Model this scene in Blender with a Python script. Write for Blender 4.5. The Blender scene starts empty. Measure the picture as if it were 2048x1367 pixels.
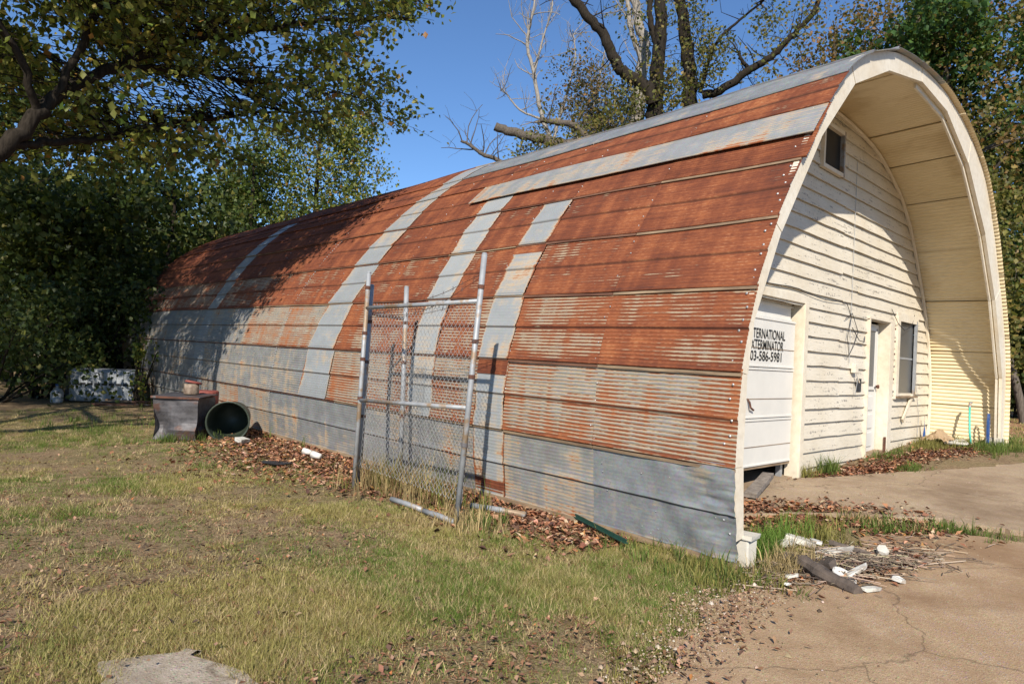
import bpy, math, random
import numpy as np
from mathutils import Matrix, Vector
rad = math.radians
SC = bpy.context.scene
COL = SC.collection
rng = np.random.default_rng(7)
random.seed(7)

# ------------------------------------------------------------------ camera
F_PX = 1339.83; CX, CY = 1024.0, 683.5              # photograph pixels (2048 x 1367)
CAM = np.array([-4.892, -2.441, 1.5])
def _ray(px, py): return np.array([(px-CX)/F_PX, -(py-CY)/F_PX, -1.0])
_Y = _ray(-250, 645); _Y /= np.linalg.norm(_Y)       # direction along the hut
_X = _ray(2430, 785); _X /= np.linalg.norm(_X)       # direction across the hut
ROT = np.array([_X, _Y, np.cross(_X, _Y)])
cam_d = bpy.data.cameras.new('camera'); cam = bpy.data.objects.new('camera', cam_d)
COL.objects.link(cam); SC.camera = cam
cam_d.sensor_width = 36; cam_d.lens = F_PX/2048*36; cam_d.clip_end = 1500; cam_d.clip_start = .05
M4 = Matrix([list(ROT[i])+[CAM[i]] for i in range(3)]+[[0, 0, 0, 1]])
cam.matrix_world = M4
def wray(px, py): return ROT @ _ray(px, py)
def on_x(px, py, x): d = wray(px, py); return CAM + d*(x-CAM[0])/d[0]
def on_y(px, py, y): d = wray(px, py); return CAM + d*(y-CAM[1])/d[1]
def gz(x): return .047*np.clip(x, 0, 9.5)
def on_g(px, py):
    d = wray(px, py); P = CAM + d*(-CAM[2])/d[2]
    for _ in range(25): P = CAM + d*(float(gz(P[0]))-CAM[2])/d[2]
    return P
def at(px, py, dist): d = wray(px, py); return CAM + d*dist/math.hypot(d[0], d[1])
def project(P):
    q = (np.asarray(P)-CAM) @ ROT
    w = np.where(-q[..., 2] > 1e-3, -q[..., 2], 1e-3)
    return np.stack([CX+F_PX*q[..., 0]/w, CY-F_PX*q[..., 1]/w, -q[..., 2]], -1)

# ------------------------------------------------------------------ world, sun, exposure
LIGHT = np.array([.86, .73, -.78]); LIGHT /= np.linalg.norm(LIGHT)
SUN_EL = math.asin(-LIGHT[2])
w = bpy.data.worlds.new('World'); SC.world = w; w.use_nodes = True
nt = w.node_tree; nt.nodes.clear()
wo = nt.nodes.new('ShaderNodeOutputWorld'); bg = nt.nodes.new('ShaderNodeBackground'); sky = nt.nodes.new('ShaderNodeTexSky')
sky.sky_type = 'NISHITA'; sky.sun_disc = False; sky.sun_elevation = SUN_EL
sky.sun_rotation = math.atan2(-LIGHT[0], -LIGHT[1]); sky.air_density = 1.0; sky.dust_density = .0; sky.ozone_density = 8.0
bg.inputs[1].default_value = .1
nt.links.new(sky.outputs[0], bg.inputs[0]); nt.links.new(bg.outputs[0], wo.inputs[0])
sun_d = bpy.data.lights.new('sun', 'SUN'); sun_d.energy = 4.3; sun_d.angle = rad(.55); sun_d.color = (1, .93, .82)
sun = bpy.data.objects.new('sun', sun_d); COL.objects.link(sun)
sun.rotation_euler = Vector(LIGHT).to_track_quat('-Z', 'Y').to_euler()
SC.view_settings.view_transform = 'Standard'; SC.view_settings.look = 'None'
SC.view_settings.exposure = 0.62; SC.view_settings.gamma = 1.0

# ------------------------------------------------------------------ helpers
def tag(o, label=None, cat=None, group=None, kind=None):
    if label: o['label'] = label
    if cat: o['category'] = cat
    if group: o['group'] = group
    if kind: o['kind'] = kind
    return o
def empty(name, loc=(0, 0, 0), rz=0, **k):
    o = bpy.data.objects.new(name, None); COL.objects.link(o); o.location = loc; o.rotation_euler = (0, 0, rz)
    o.empty_display_size = .1
    return tag(o, **k)
def mesh_obj(name, V, F, mat, parent=None, smooth=False, **k):
    me = bpy.data.meshes.new(name); me.from_pydata([tuple(map(float, v)) for v in V], [], [tuple(map(int, f)) for f in F]); me.update()
    if smooth: me.shade_smooth()
    me.materials.append(mat)
    o = bpy.data.objects.new(name, me); COL.objects.link(o); o.parent = parent
    return tag(o, **k)
def np_mesh(name, V, F, mat, parent=None, col=None, uv=None, smooth=False, attr=None, **k):
    """V (n,3); F (m,k) int; col (n,3) per-vertex colour; uv (n,2) per vertex; attr {name: (n,)}"""
    V = np.asarray(V, np.float32); F = np.asarray(F, np.int32); kf = F.shape[1]
    me = bpy.data.meshes.new(name)
    me.vertices.add(len(V)); me.vertices.foreach_set('co', V.ravel())
    me.loops.add(F.size); me.loops.foreach_set('vertex_index', F.ravel())
    me.polygons.add(len(F)); me.polygons.foreach_set('loop_start', np.arange(0, F.size, kf, dtype=np.int32))
    if col is not None:
        a = me.color_attributes.new('Col', 'FLOAT_COLOR', 'POINT')
        a.data.foreach_set('color', np.c_[col, np.ones(len(col))].astype(np.float32).ravel())
    if uv is not None:
        u = me.uv_layers.new(name='UVMap'); u.data.foreach_set('uv', np.asarray(uv, np.float32)[F.ravel()].ravel())
    for n, v in (attr or {}).items():
        a = me.attributes.new(n, 'FLOAT', 'POINT'); a.data.foreach_set('value', np.asarray(v, np.float32))
    me.update(calc_edges=True); me.validate()
    if smooth: me.shade_smooth()
    me.materials.append(mat)
    o = bpy.data.objects.new(name, me); COL.objects.link(o); o.parent = parent
    return tag(o, **k)
class MB:
    def __init__(s): s.V = []; s.F = []
    def add(s, V, F):
        n = len(s.V); s.V += [tuple(map(float, v)) for v in V]; s.F += [tuple(n+i for i in f) for f in F]; return s
    def box(s, c, size, R=None, jit=0):
        c = np.array(c, float); h = np.array(size, float)/2
        P = np.array([[x, y, z] for x in (-1, 1) for y in (-1, 1) for z in (-1, 1)])*h
        if jit: P = P+np.random.uniform(-jit, jit, P.shape)
        if R is not None: P = P @ np.array(R).T
        return s.add(P+c, [(0, 1, 3, 2), (4, 6, 7, 5), (0, 4, 5, 1), (2, 3, 7, 6), (0, 2, 6, 4), (1, 5, 7, 3)])
    def tube(s, pts, r, n=8, caps=True):
        pts = np.array(pts, float); m = len(pts); r = np.broadcast_to(np.array(r, float), (m,))
        V = []; up = None
        for i in range(m):
            t = pts[min(i+1, m-1)]-pts[max(i-1, 0)]; t /= (np.linalg.norm(t)+1e-9)
            if up is None: up = np.array([0, 0, 1.]) if abs(t[2]) < .9 else np.array([1., 0, 0])
            a = np.cross(t, up); a /= (np.linalg.norm(a)+1e-9); b = np.cross(a, t); up = b
            for k in range(n):
                th = 2*math.pi*k/n; V.append(pts[i]+r[i]*(math.cos(th)*a+math.sin(th)*b))
        Fc = [(i*n+k, i*n+(k+1) % n, (i+1)*n+(k+1) % n, (i+1)*n+k) for i in range(m-1) for k in range(n)]
        if caps: Fc += [tuple(range(n-1, -1, -1)), tuple((m-1)*n+k for k in range(n))]
        return s.add(V, Fc)
    def prism(s, poly, d0, d1, plane='xz'):
        n = len(poly)
        f = (lambda a, b, d: (a, d, b)) if plane == 'xz' else (lambda a, b, d: (a, b, d))
        V = [f(a, b, d0) for a, b in poly]+[f(a, b, d1) for a, b in poly]
        return s.add(V, [tuple(range(n)), tuple(range(2*n-1, n-1, -1))]+[(i, i+n, (i+1) % n+n, (i+1) % n) for i in range(n)])
    def lathe(s, prof, n=20, R=None, c=(0, 0, 0)):
        V = []
        for r, z in prof:
            for k in range(n):
                th = 2*math.pi*k/n; V.append((r*math.cos(th), r*math.sin(th), z))
        V = np.array(V)
        if R is not None: V = V @ np.array(R).T
        m = len(prof)
        return s.add(V+np.array(c), [(i*n+k, i*n+(k+1) % n, (i+1)*n+(k+1) % n, (i+1)*n+k) for i in range(m-1) for k in range(n)])
    def build(s, name, mat, parent=None, smooth=False, bevel=0, **k):
        o = mesh_obj(name, s.V, s.F, mat, parent, smooth, **k)
        if bevel:
            b = o.modifiers.new('bevel', 'BEVEL'); b.width = bevel; b.segments = 2; b.limit_method = 'ANGLE'
        return o
def rotz(a): c, s = math.cos(a), math.sin(a); return np.array([[c, -s, 0], [s, c, 0], [0, 0, 1]])
def rotx(a): c, s = math.cos(a), math.sin(a); return np.array([[1, 0, 0], [0, c, -s], [0, s, c]])
def roty(a): c, s = math.cos(a), math.sin(a); return np.array([[c, 0, s], [0, 1, 0], [-s, 0, c]])
_lat = np.random.default_rng(3).random((8, 256, 256))
def vnoise(x, y, k=0):
    x = np.asarray(x, float); y = np.asarray(y, float)
    xi = np.floor(x).astype(int); yi = np.floor(y).astype(int); fx = x-xi; fy = y-yi
    fx = fx*fx*(3-2*fx); fy = fy*fy*(3-2*fy); L = _lat[k % 8]
    g = lambda i, j: L[i % 256, j % 256]
    return (g(xi, yi)*(1-fx)+g(xi+1, yi)*fx)*(1-fy)+(g(xi, yi+1)*(1-fx)+g(xi+1, yi+1)*fx)*fy
def fbm(x, y, k=0, o=3): return sum(vnoise(x*2**i, y*2**i, k+i)/2**i for i in range(o))/sum(1/2**i for i in range(o))
def sstep(a, b, x): t = np.clip((np.asarray(x, float)-a)/(b-a), 0, 1); return t*t*(3-2*t)

# ------------------------------------------------------------------ materials
class NT:
    def __init__(s, name):
        s.m = bpy.data.materials.new(name); s.m.use_nodes = True; s.t = s.m.node_tree; s.t.nodes.clear()
        s.out = s.n('OutputMaterial')
    def n(s, typ, ins=None, **k):
        nd = s.t.nodes.new('ShaderNode'+typ)
        for a, v in k.items(): setattr(nd, a, v)
        for i, v in (ins or {}).items():
            sock = nd.inputs[i]
            if hasattr(v, 'node'): s.t.links.new(v, sock)
            else: sock.default_value = v
        return nd
    def mix(s, fac, a, b, mode='MIX'):
        nd = s.n('Mix', data_type='RGBA', blend_type=mode)
        for i, v in ((0, fac), (6, a), (7, b)):
            if hasattr(v, 'node'): s.t.links.new(v, nd.inputs[i])
            else: nd.inputs[i].default_value = v if i == 0 else (*v[:3], 1)
        return nd.outputs[2]
    def math(s, op, a, b=0.0, clamp=False): return s.n('Math', {0: a, 1: b}, operation=op, use_clamp=clamp).outputs[0]
    def ramp(s, fac, stops):
        nd = s.n('ValToRGB', {0: fac}); cr = nd.color_ramp
        while len(cr.elements) < len(stops): cr.elements.new(.5)
        for e, (p, c) in zip(cr.elements, stops): e.position = p; e.color = (*c, 1) if len(c) == 3 else c
        return nd.outputs[0]
    def coord(s, scale=(1, 1, 1), kind='Object'):
        tc = s.n('TexCoord'); mp = s.n('Mapping', {0: tc.outputs[kind], 3: scale}); return mp.outputs[0]
    def noise(s, vec, scale, detail=4, rough=.55): return s.n('TexNoise', {'Vector': vec, 'Scale': scale, 'Detail': detail, 'Roughness': rough}).outputs[0]
    def bsdf(s, col, rough=.6, metal=0.0, bump=None, bstr=.3, bdist=.01, spec=.4, **k):
        b = s.n('BsdfPrincipled', {'Base Color': (*col, 1) if isinstance(col, tuple) and len(col) == 3 else col, 'Roughness': rough, 'Metallic': metal, 'Specular IOR Level': spec})
        if bump is not None:
            bm = s.n('Bump', {'Strength': bstr, 'Distance': bdist, 'Height': bump}); s.t.links.new(bm.outputs[0], b.inputs['Normal'])
        return b
    def done(s, sh): s.t.links.new(sh.outputs[0] if not hasattr(sh, 'node') else sh, s.out.inputs[0]); return s.m
def simple(name, c1, c2, scale=8, rough=.6, metal=0, bstr=.3, bdist=.01, stretch=(1, 1, 1), spec=.4, third=None):
    t = NT(name); v = t.coord(stretch); nz = t.noise(v, scale, 6, .6)
    st = [(.3, c1), (.7, c2)]
    c = t.ramp(nz, st)
    if third is not None:
        n2 = t.noise(v, scale*.35, 5, .65); c = t.mix(t.ramp(n2, [(.52, (0, 0, 0)), (.6, (1, 1, 1))]), c, third)
    return t.done(t.bsdf(c, rough, metal, nz, bstr, bdist, spec))
def mat_sheet():
    """weathered galvanised sheet: object colour R = rust amount, G = seed, B = paint-white amount; mesh attributes crest (corrugation) and UV (metres)"""
    t = NT('weathered_sheet_metal')
    oi = t.n('ObjectInfo'); sep = t.n('SeparateColor', {0: oi.outputs['Color']}); R, G, B = sep.outputs
    uv = t.n('UVMap', uv_map='UVMap').outputs[0]
    off = t.n('CombineXYZ', {0: t.math('MULTIPLY', G, 37.0), 1: t.math('MULTIPLY', G, 11.0), 2: 0.0}).outputs[0]
    v = t.n('VectorMath', {0: uv, 1: off}, operation='ADD').outputs[0]
    crest = t.n('Attribute', attribute_name='crest').outputs['Fac']
    def mp(sc): return t.n('Mapping', {0: v, 3: sc}).outputs[0]
    big = t.noise(mp((.9, 1.6, 1)), 1.3, 4, .6)
    streak = t.noise(mp((1.6, 18, 1)), 1.6, 5, .65)
    run = t.noise(mp((5.5, .5, 1)), 1.2, 3, .5)
    fine = t.noise(mp((14, 60, 1)), 1.5, 4, .7)
    # rust mask
    a = t.math('MULTIPLY', R, 1.55)
    m = t.math('ADD', a, t.math('MULTIPLY', t.math('SUBTRACT', big, .5), 1.5))
    m = t.math('ADD', m, t.math('MULTIPLY', t.math('SUBTRACT', streak, .5), .9))
    m = t.math('ADD', m, t.math('MULTIPLY', t.math('SUBTRACT', run, .5), .95))
    m = t.math('SUBTRACT', m, t.math('MULTIPLY', crest, t.math('MULTIPLY', t.math('MINIMUM', t.math('MULTIPLY', R, 5.0), 1.0), .27)))
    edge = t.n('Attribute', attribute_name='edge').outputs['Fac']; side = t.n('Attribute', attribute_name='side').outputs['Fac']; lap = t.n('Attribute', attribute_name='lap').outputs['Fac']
    m = t.math('ADD', m, t.math('MULTIPLY', side, .62))
    m = t.math('ADD', m, t.math('MULTIPLY', edge, t.math('MULTIPLY', t.math('MINIMUM', R, .5), 1.6)))
    m = t.math('ADD', m, t.math('MULTIPLY', t.math('SUBTRACT', fine, .5), .5))
    mask = t.ramp(m, [(.42, (0, 0, 0)), (.62, (1, 1, 1))])
    halo = t.ramp(m, [(.12, (0, 0, 0)), (.48, (1, 1, 1))])
    galv = t.ramp(t.noise(mp((2.0, 2.0, 1)), 2.5, 5, .6), [(.3, (.20, .21, .215)), (.7, (.31, .32, .325))])
    sp = t.n('TexVoronoi', {'Vector': mp((1, 1, 1)), 'Scale': 55}).outputs[1]
    galv = t.mix(.1, galv, sp, 'OVERLAY')
    galv = t.mix(t.math('MINIMUM', t.math('MULTIPLY', R, 1.3), .7), galv, (.43, .35, .24)); galv = t.mix(B, galv, (.47, .49, .49))
    rust = t.ramp(t.math('ADD', t.math('ADD', t.math('MULTIPLY', streak, .25), t.math('MULTIPLY', fine, .2)), t.math('ADD', t.math('MULTIPLY', run, .25), t.math('MULTIPLY', big, .3))), [(.40, (.085, .024, .013)), (.49, (.165, .045, .018)), (.56, (.25, .075, .027)), (.66, (.38, .14, .05))])
    pale = t.ramp(t.math('ADD', t.math('MULTIPLY', fine, .7), t.math('MULTIPLY', crest, .10)), [(.43, (0, 0, 0)), (.56, (1, 1, 1))])
    palef = t.math('MULTIPLY', pale, t.ramp(t.math('ADD', t.math('MULTIPLY', big, .6), t.math('MULTIPLY', run, .4)), [(.46, (0, 0, 0)), (.6, (.8, .8, .8))]))
    rust = t.mix(palef, rust, (.44, .23, .12))
    c = t.mix(t.math('MULTIPLY', halo, .8), galv, (.47, .34, .20))
    c = t.mix(mask, c, rust)
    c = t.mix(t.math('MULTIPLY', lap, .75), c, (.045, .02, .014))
    rough = t.ramp(mask, [(0, (.42, .42, .42)), (1, (.85, .85, .85))])
    metal = t.ramp(halo, [(0, (.3, .3, .3)), (1, (0, 0, 0))])
    b = t.bsdf(c, rough, metal, t.math('ADD', t.math('MULTIPLY', fine, .4), big), .25, .006, .4)
    return t.done(b)
def mat_col(name, trans=.0, rough=.6, spec=.3):
    t = NT(name); c = t.n('Attribute', attribute_name='Col').outputs['Color']
    b = t.bsdf(c, rough, spec=spec)
    if trans:
        tr = t.n('BsdfTranslucent', {0: t.mix(.35, c, (.30, .34, .03))}); mx = t.n('MixShader', {0: trans, 1: b.outputs[0], 2: tr.outputs[0]}); return t.done(mx)
    return t.done(b)
def mat_wood_paint(name, c1, c2, grey, amount=.57, sc=(1.2, 1.2, 14)):
    t = NT(name); v = t.coord(sc, 'Object'); n1 = t.noise(v, 2.0, 5, .6); n2 = t.noise(v, 7.0, 6, .7)
    v2 = t.coord((1, 1, 1)); n3 = t.noise(v2, 1.6, 3, .5); n4 = t.noise(v2, 26, 4, .7)
    c = t.ramp(n3, [(.3, c1), (.7, c2)])
    c = t.mix(t.ramp(n2, [(.35, (.28, .28, .28)), (.6, (0, 0, 0))]), c, (.55, .50, .42), 'MULTIPLY')
    f = t.math('ADD', t.math('MULTIPLY', n1, .55), t.math('MULTIPLY', n4, .45))
    c = t.mix(t.ramp(f, [(amount, (0, 0, 0)), (amount+.03, (1, 1, 1))]), c, grey)
    return t.done(t.bsdf(c, .55, 0, t.math('ADD', n2, f), .25, .004))
def mat_ground():
    t = NT('dry_lawn_soil'); v = t.coord(); n1 = t.noise(v, .9, 5, .6); n2 = t.noise(v, 14, 6, .7); n3 = t.noise(v, 60, 4, .7)
    c = t.ramp(n2, [(.3, (.13, .082, .05)), (.5, (.23, .155, .09)), (.7, (.36, .265, .15))])
    c = t.mix(t.ramp(n1, [(.42, (0, 0, 0)), (.6, (.6, .6, .6))]), c, (.16, .15, .055))
    c = t.mix(t.ramp(n3, [(.48, (0, 0, 0)), (.62, (.8, .8, .8))]), c, (.40, .30, .18))
    n4 = t.noise(v, 33, 5, .75); c = t.mix(t.ramp(n4, [(.34, (.75, .75, .75)), (.46, (0, 0, 0))]), c, (.06, .04, .026))
    return t.done(t.bsdf(c, .95, 0, t.math('ADD', n2, n3), .8, .02, .1))
def mat_concrete(name, a, b, peb, sc=1.0, stain=(.2, .12, .07)):
    t = NT(name); v = t.coord(); n1 = t.noise(v, 1.1, 5, .6); n2 = t.noise(v, 40*sc, 5, .7)
    vo = t.n('TexVoronoi', {'Vector': v, 'Scale': 75*sc}); vr = t.ramp(vo.outputs[0], [(.18, (1, 1, 1)), (.42, (0, 0, 0))])
    c = t.ramp(n1, [(.3, a), (.7, b)])
    pc = t.mix(.5, vo.outputs[1], peb, 'MULTIPLY')
    c = t.mix(t.math('MULTIPLY', vr, .38), c, pc)
    c = t.mix(t.ramp(n2, [(.35, (.5, .5, .5)), (.6, (0, 0, 0))]), c, stain)
    n6 = t.noise(v, 5, 6, .7); c = t.mix(t.ramp(n6, [(.4, (.35, .35, .35)), (.62, (0, 0, 0))]), c, stain); n7 = t.noise(v, 190, 3, .8); c = t.mix(t.ramp(n7, [(.36, (.55, .55, .55)), (.48, (0, 0, 0))]), c, tuple(q*.5 for q in stain)); c = t.mix(t.ramp(n7, [(.56, (0, 0, 0)), (.68, (.5, .5, .5))]), c, (.72, .6, .46))
    n5 = t.noise(v, .8, 5, .7); c = t.mix(t.ramp(n5, [(.46, (0, 0, 0)), (.62, (.8, .8, .8))]), c, tuple(q*.8 for q in stain))
    wv_ = t.n('VectorMath', {0: v, 1: t.n('VectorMath', {0: t.n('TexNoise', {'Vector': v, 'Scale': 3.0, 'Detail': 5.0}).outputs[1], 1: (.35, .35, .35)}, operation='MULTIPLY').outputs[0]}, operation='ADD').outputs[0]
    ck = t.n('TexVoronoi', {'Vector': wv_, 'Scale': .4}, feature='DISTANCE_TO_EDGE').outputs[0]; c = t.mix(t.ramp(ck, [(.0006, (.6, .6, .6)), (.004, (0, 0, 0))]), c, (.10, .07, .045))
    return t.done(t.bsdf(c, .9, 0, t.math('ADD', n2, t.math('MULTIPLY', vr, .6)), .5, .006, .15))
def mat_glass(name, col=(.02, .025, .03), rough=.08):
    t = NT(name); return t.done(t.bsdf(col, rough, 0, spec=.7))

M = {}
M['sheet'] = mat_sheet()
M['cream'] = simple('cream_painted_metal', (.68, .56, .34), (.77, .65, .43), 2.2, .5, 0, .05, .003, (1, .6, 1), third=(.60, .47, .27))
M['white_wood'] = mat_wood_paint('weathered_white_paint', (.68, .62, .51), (.60, .53, .41), (.27, .24, .20), .575)
M['trim'] = mat_wood_paint('cream_trim_paint', (.72, .66, .55), (.66, .57, .43), (.3, .26, .21), .665, (2, 2, 2))
M['door'] = simple('dull_white_door', (.60, .58, .53), (.68, .65, .59), 2.5, .5, 0, .05, .002)
M['batten'] = simple('weathered_tan_lath', (.13, .08, .05), (.36, .26, .16), 5, .8, 0, .4, .004, (.6, .6, 6))
M['rustlath'] = simple('rusted_lap_edge', (.07, .026, .016), (.2, .1, .06), 4, .85, 0, .4, .004, (1, .5, 6))
M['galv'] = simple('galvanised_pipe', (.26, .27, .28), (.38, .39, .40), 9, .55, .25, .15, .002, third=(.28, .2, .13))
M['wire'] = simple('dull_zinc_wire', (.30, .30, .30), (.42, .42, .41), 9, .5, .3, .1, .001)
M['rusty'] = simple('rusty_steel', (.05, .026, .019), (.14, .056, .034), 12, .85, 0, .5, .004, third=(.12, .11, .11))
M['burnt'] = simple('scorched_sheet_steel', (.045, .042, .045), (.13, .122, .126), 7, .55, .3, .4, .004, (1, 1, 1.6), third=(.10, .055, .042))
M['cantin'] = simple('rusted_paint_tin', (.10, .06, .04), (.34, .27, .2), 10, .6, .1, .2, .003)
M['redrust'] = simple('faded_red_metal', (.16, .035, .03), (.25, .07, .05), 9, .7, 0, .3, .003)
M['can'] = simple('dark_green_plastic', (.022, .03, .02), (.04, .05, .035), 6, .45, 0, .1, .002)
M['tank'] = simple('dirty_white_plastic', (.26, .28, .30), (.36, .38, .40), 4, .5, 0, .1, .004)
M['blue'] = simple('blue_plastic', (.015, .06, .22), (.03, .11, .33), 9, .4, 0, .05, .002)
M['teal'] = simple('teal_plastic', (.06, .42, .32), (.1, .5, .4), 9, .45, 0, .05, .002)
M['whitep'] = simple('white_scrap', (.58, .56, .50), (.70, .68, .63), 14, .6, 0, .2, .003, third=(.36, .31, .25))
M['plank'] = simple('grey_weathered_plank', (.11, .09, .075), (.26, .225, .19), 6, .85, 0, .6, .006, (3, 3, 3))
M['rotten'] = simple('dark_rotten_wood', (.045, .035, .03), (.15, .115, .09), 9, .9, 0, .8, .01)
M['black'] = simple('black_scrap', (.015, .015, .017), (.035, .035, .04), 9, .6, 0, .2, .003)
M['greenmetal'] = simple('dark_green_metal', (.012, .05, .035), (.025, .075, .055), 12, .5, .1, .1, .002)
M['dark_glass'] = simple('dark_window_glass', (.012, .013, .014), (.02, .021, .022), 5, .35, 0, .05, .001, spec=.15)
M['screen'] = mat_glass('grey_window_screen', (.075, .078, .08), .35)
M['card'] = simple('brown_paper', (.3, .2, .11), (.42, .3, .18), 8, .8, 0, .4, .01)
M['concrete'] = mat_concrete('exposed_aggregate_concrete', (.40, .27, .155), (.49, .355, .22), (.8, .72, .58), 1.0, (.31, .19, .105))
M['slab'] = mat_concrete('worn_concrete', (.36, .26, .165), (.44, .34, .225), (.7, .62, .5), .8, (.26, .18, .115))
M['old_slab'] = mat_concrete('pale_old_concrete', (.42, .35, .27), (.5, .43, .34), (.6, .52, .42), .8, (.2, .15, .1))
M['pier'] = simple('painted_concrete_block', (.5, .47, .4), (.66, .62, .54), 6, .8, 0, .6, .006, third=(.3, .27, .23))
M['ground'] = mat_ground()
M['reddirt'] = simple('red_dirt', (.3, .13, .06), (.38, .19, .1), 4, .95, 0, .5, .01)
M['leaf'] = mat_col('foliage', .4, .5, .3)
M['grass'] = mat_col('grass_blades', .25, .7, .2)
M['litter'] = mat_col('dead_leaves', .0, .8, .15)
M['bark'] = simple('grey_bark', (.06, .047, .036), (.16, .135, .11), 9, .95, 0, .9, .02, (3, 3, .7), .1)
M['darkbark'] = simple('dark_bark', (.016, .013, .010), (.042, .034, .026), 9, .95, 0, .9, .02, (3, 3, .7), .05)
M['palebark'] = simple('pale_bark', (.19, .165, .14), (.34, .31, .27), 6, .95, 0, .9, .02, (3, 3, .7))
M['black_print'] = simple('black_lettering', (.012, .012, .012), (.02, .02, .02), 9, .6)
M['white_print'] = simple('white_lettering_strip', (.74, .74, .72), (.78, .78, .76), 9, .6)

# ------------------------------------------------------------------ ground and slabs
def grid_sheet(name, xs, ys, zf, mat, **k):
    X, Y = np.meshgrid(xs, ys); V = np.stack([X, Y, zf(X, Y)], -1).reshape(-1, 3)
    nx, ny = len(xs), len(ys); i = np.arange(nx-1)[None]+np.arange(ny-1)[:, None]*nx; i = i.ravel()
    return np_mesh(name, V, np.stack([i, i+1, i+nx+1, i+nx], -1), mat, smooth=True, **k)
def ground_h(x, y):
    return gz(x)+(fbm(x*1.3, y*1.3, 1)-.5)*.05*np.clip(1, 0, 1)-.012
xs = np.unique(np.concatenate([np.linspace(-400, -14, 14), np.arange(-14, 14, .16), np.linspace(14, 400, 20)]))
ys = np.unique(np.concatenate([np.linspace(-200, -5, 10), np.arange(-5, 20, .16), np.linspace(20, 500, 20)]))
grid_sheet('ground', xs, ys, ground_h, M['ground'], kind='structure')
def slab(name, pts, h, mat, thick=.1):
    """poly (x, y) lying on the sloping ground"""
    P = [np.array(p) for p in pts]; out = []
    for a, b in zip(P, P[1:]+P[:1]):
        n = max(2, int(np.linalg.norm(b-a)/.07))
        for i in range(n):
            q = a+(b-a)*i/n; j = (fbm(q[0]*5, q[1]*5, 2, 4)-.5)*.3; out.append((q[0]+j, q[1]-j))
    n = len(out); top = [(x, y, float(gz(x))+h) for x, y in out]; bot = [(x, y, float(gz(x))+h-thick) for x, y in out]
    return mesh_obj(name, top+bot, [tuple(range(n))]+[(i, i+n, (i+1) % n+n, (i+1) % n) for i in range(n)], mat, kind='structure')
slab('driveway', [(-2.5, -.75), (-1.59, -.5), (-.9, -.33), (0.1, -.42), (.8, -.5), (1.5, -.42), (2.15, -.9), (2.4, -1.6), (9, -3), (9, -8), (-4, -5), (-3.2, -1.6)], .03, M['concrete'])
slab('front_apron', [(.95, .95), (1.35, .6), (1.75, .35), (2.1, .0), (2.6, -.62), (2.75, -1.5), (9.5, -4.2), (14, -3), (7.4, -.75), (5.7, -.1), (4.9, .3), (3.9, .75), (3.3, 1.08), (1.3, 1.09)], .036, M['slab'])
slab('old_slab', [(-4.2, .6), (-4.1, .78), (-4.0, .98), (-3.88, 1.0), (-3.8, 1.05), (-3.68, .9), (-3.6, .84), (-3.63, .45), (-3.8, .2), (-4.2, .2)], .006, M['old_slab'])
slab('hut_floor', [(.1, 1.15), (8.7, 1.15), (8.8, 17), (.1, 17)], .02, M['slab'])
slab('dirt_patch', [(10.6, -.9), (17, 0), (24, 2.5), (22, 3.4), (14, 1.6), (10.8, .3)], .035, M['reddirt'])

# ------------------------------------------------------------------ the hut: arch profile
XC = 4.45
_pts = [(-.12, .04), (-.165, .4), (-.2, .75), (-.205, 1.12), (-.18, 1.465), (-.11, 1.8), (.0, 2.13), (.145, 2.434), (.305, 2.723), (.49, 3.02), (.679, 3.29), (.87, 3.57), (1.10, 3.868), (1.46, 4.25), (1.95, 4.62), (2.87, 4.98), (3.7, 5.13), (4.45, 5.17)]
_full = np.array(_pts+[(2*XC-x, z) for x, z in reversed(_pts[:-1])])
def _cr(P, n=14):
    Q = np.vstack([2*P[0]-P[1], P, 2*P[-1]-P[-2]]); out = []
    for i in range(1, len(Q)-2):
        for k in range(n):
            t = k/n; a, b, c, d = Q[i-1:i+3]
            out.append(.5*((2*b)+(-a+c)*t+(2*a-5*b+4*c-d)*t*t+(-a+3*b-3*c+d)*t**3))
    out.append(P[-1]); return np.array(out)
_pc = _cr(_full); _ps = np.r_[0, np.cumsum(np.linalg.norm(np.diff(_pc, axis=0), axis=1))]; SMAX = _ps[-1]
def prof(s): return np.interp(s, _ps, _pc[:, 0]), np.interp(s, _ps, _pc[:, 1])
def pnorm(s):
    x0, z0 = prof(np.asarray(s)-.04); x1, z1 = prof(np.asarray(s)+.04); dx, dz = x1-x0, z1-z0; L = np.hypot(dx, dz)+1e-9
    return -dz/L, dx/L
_half = len(_pc)//2+1
def s_of_z(z): return float(np.interp(z, _pc[:_half, 1], _ps[:_half]))
def sag(y, z): return (.11*(1-np.exp(-np.maximum(y, 0)/2.5))+.011*np.maximum(y, 0))*sstep(3.0, 4.7, z)
def surf(s, y, off=0.0):
    x, z = prof(s); nx, nz = pnorm(s)
    d = off+.012*np.sin(y*1.9+s*2.1)*np.sin(s*1.3+.6*y)
    x = x+nx*d; z = z+nz*d
    return np.stack(np.broadcast_arrays(x, y, z-sag(y, z)), -1)
def left_x(z): return np.interp(z, _pc[:_half, 1], _pc[:_half, 0])

hut = empty('quonset_hut', (0, 0, 0), label='long arched sheet-metal hut with rusted left side and cream front overhang', cat='hut')
ROWZ = [.04, .747, 1.465, 2.13, 2.723, 3.29, 3.87, 4.27]
SR = [s_of_z(z) for z in ROWZ]+[s_of_z(4.97), s_of_z(5.16)+.05]
SCEN = float(np.interp(len(_pc)//2, np.arange(len(_pc)), _ps))
SR[-1] = SCEN+.12
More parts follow.
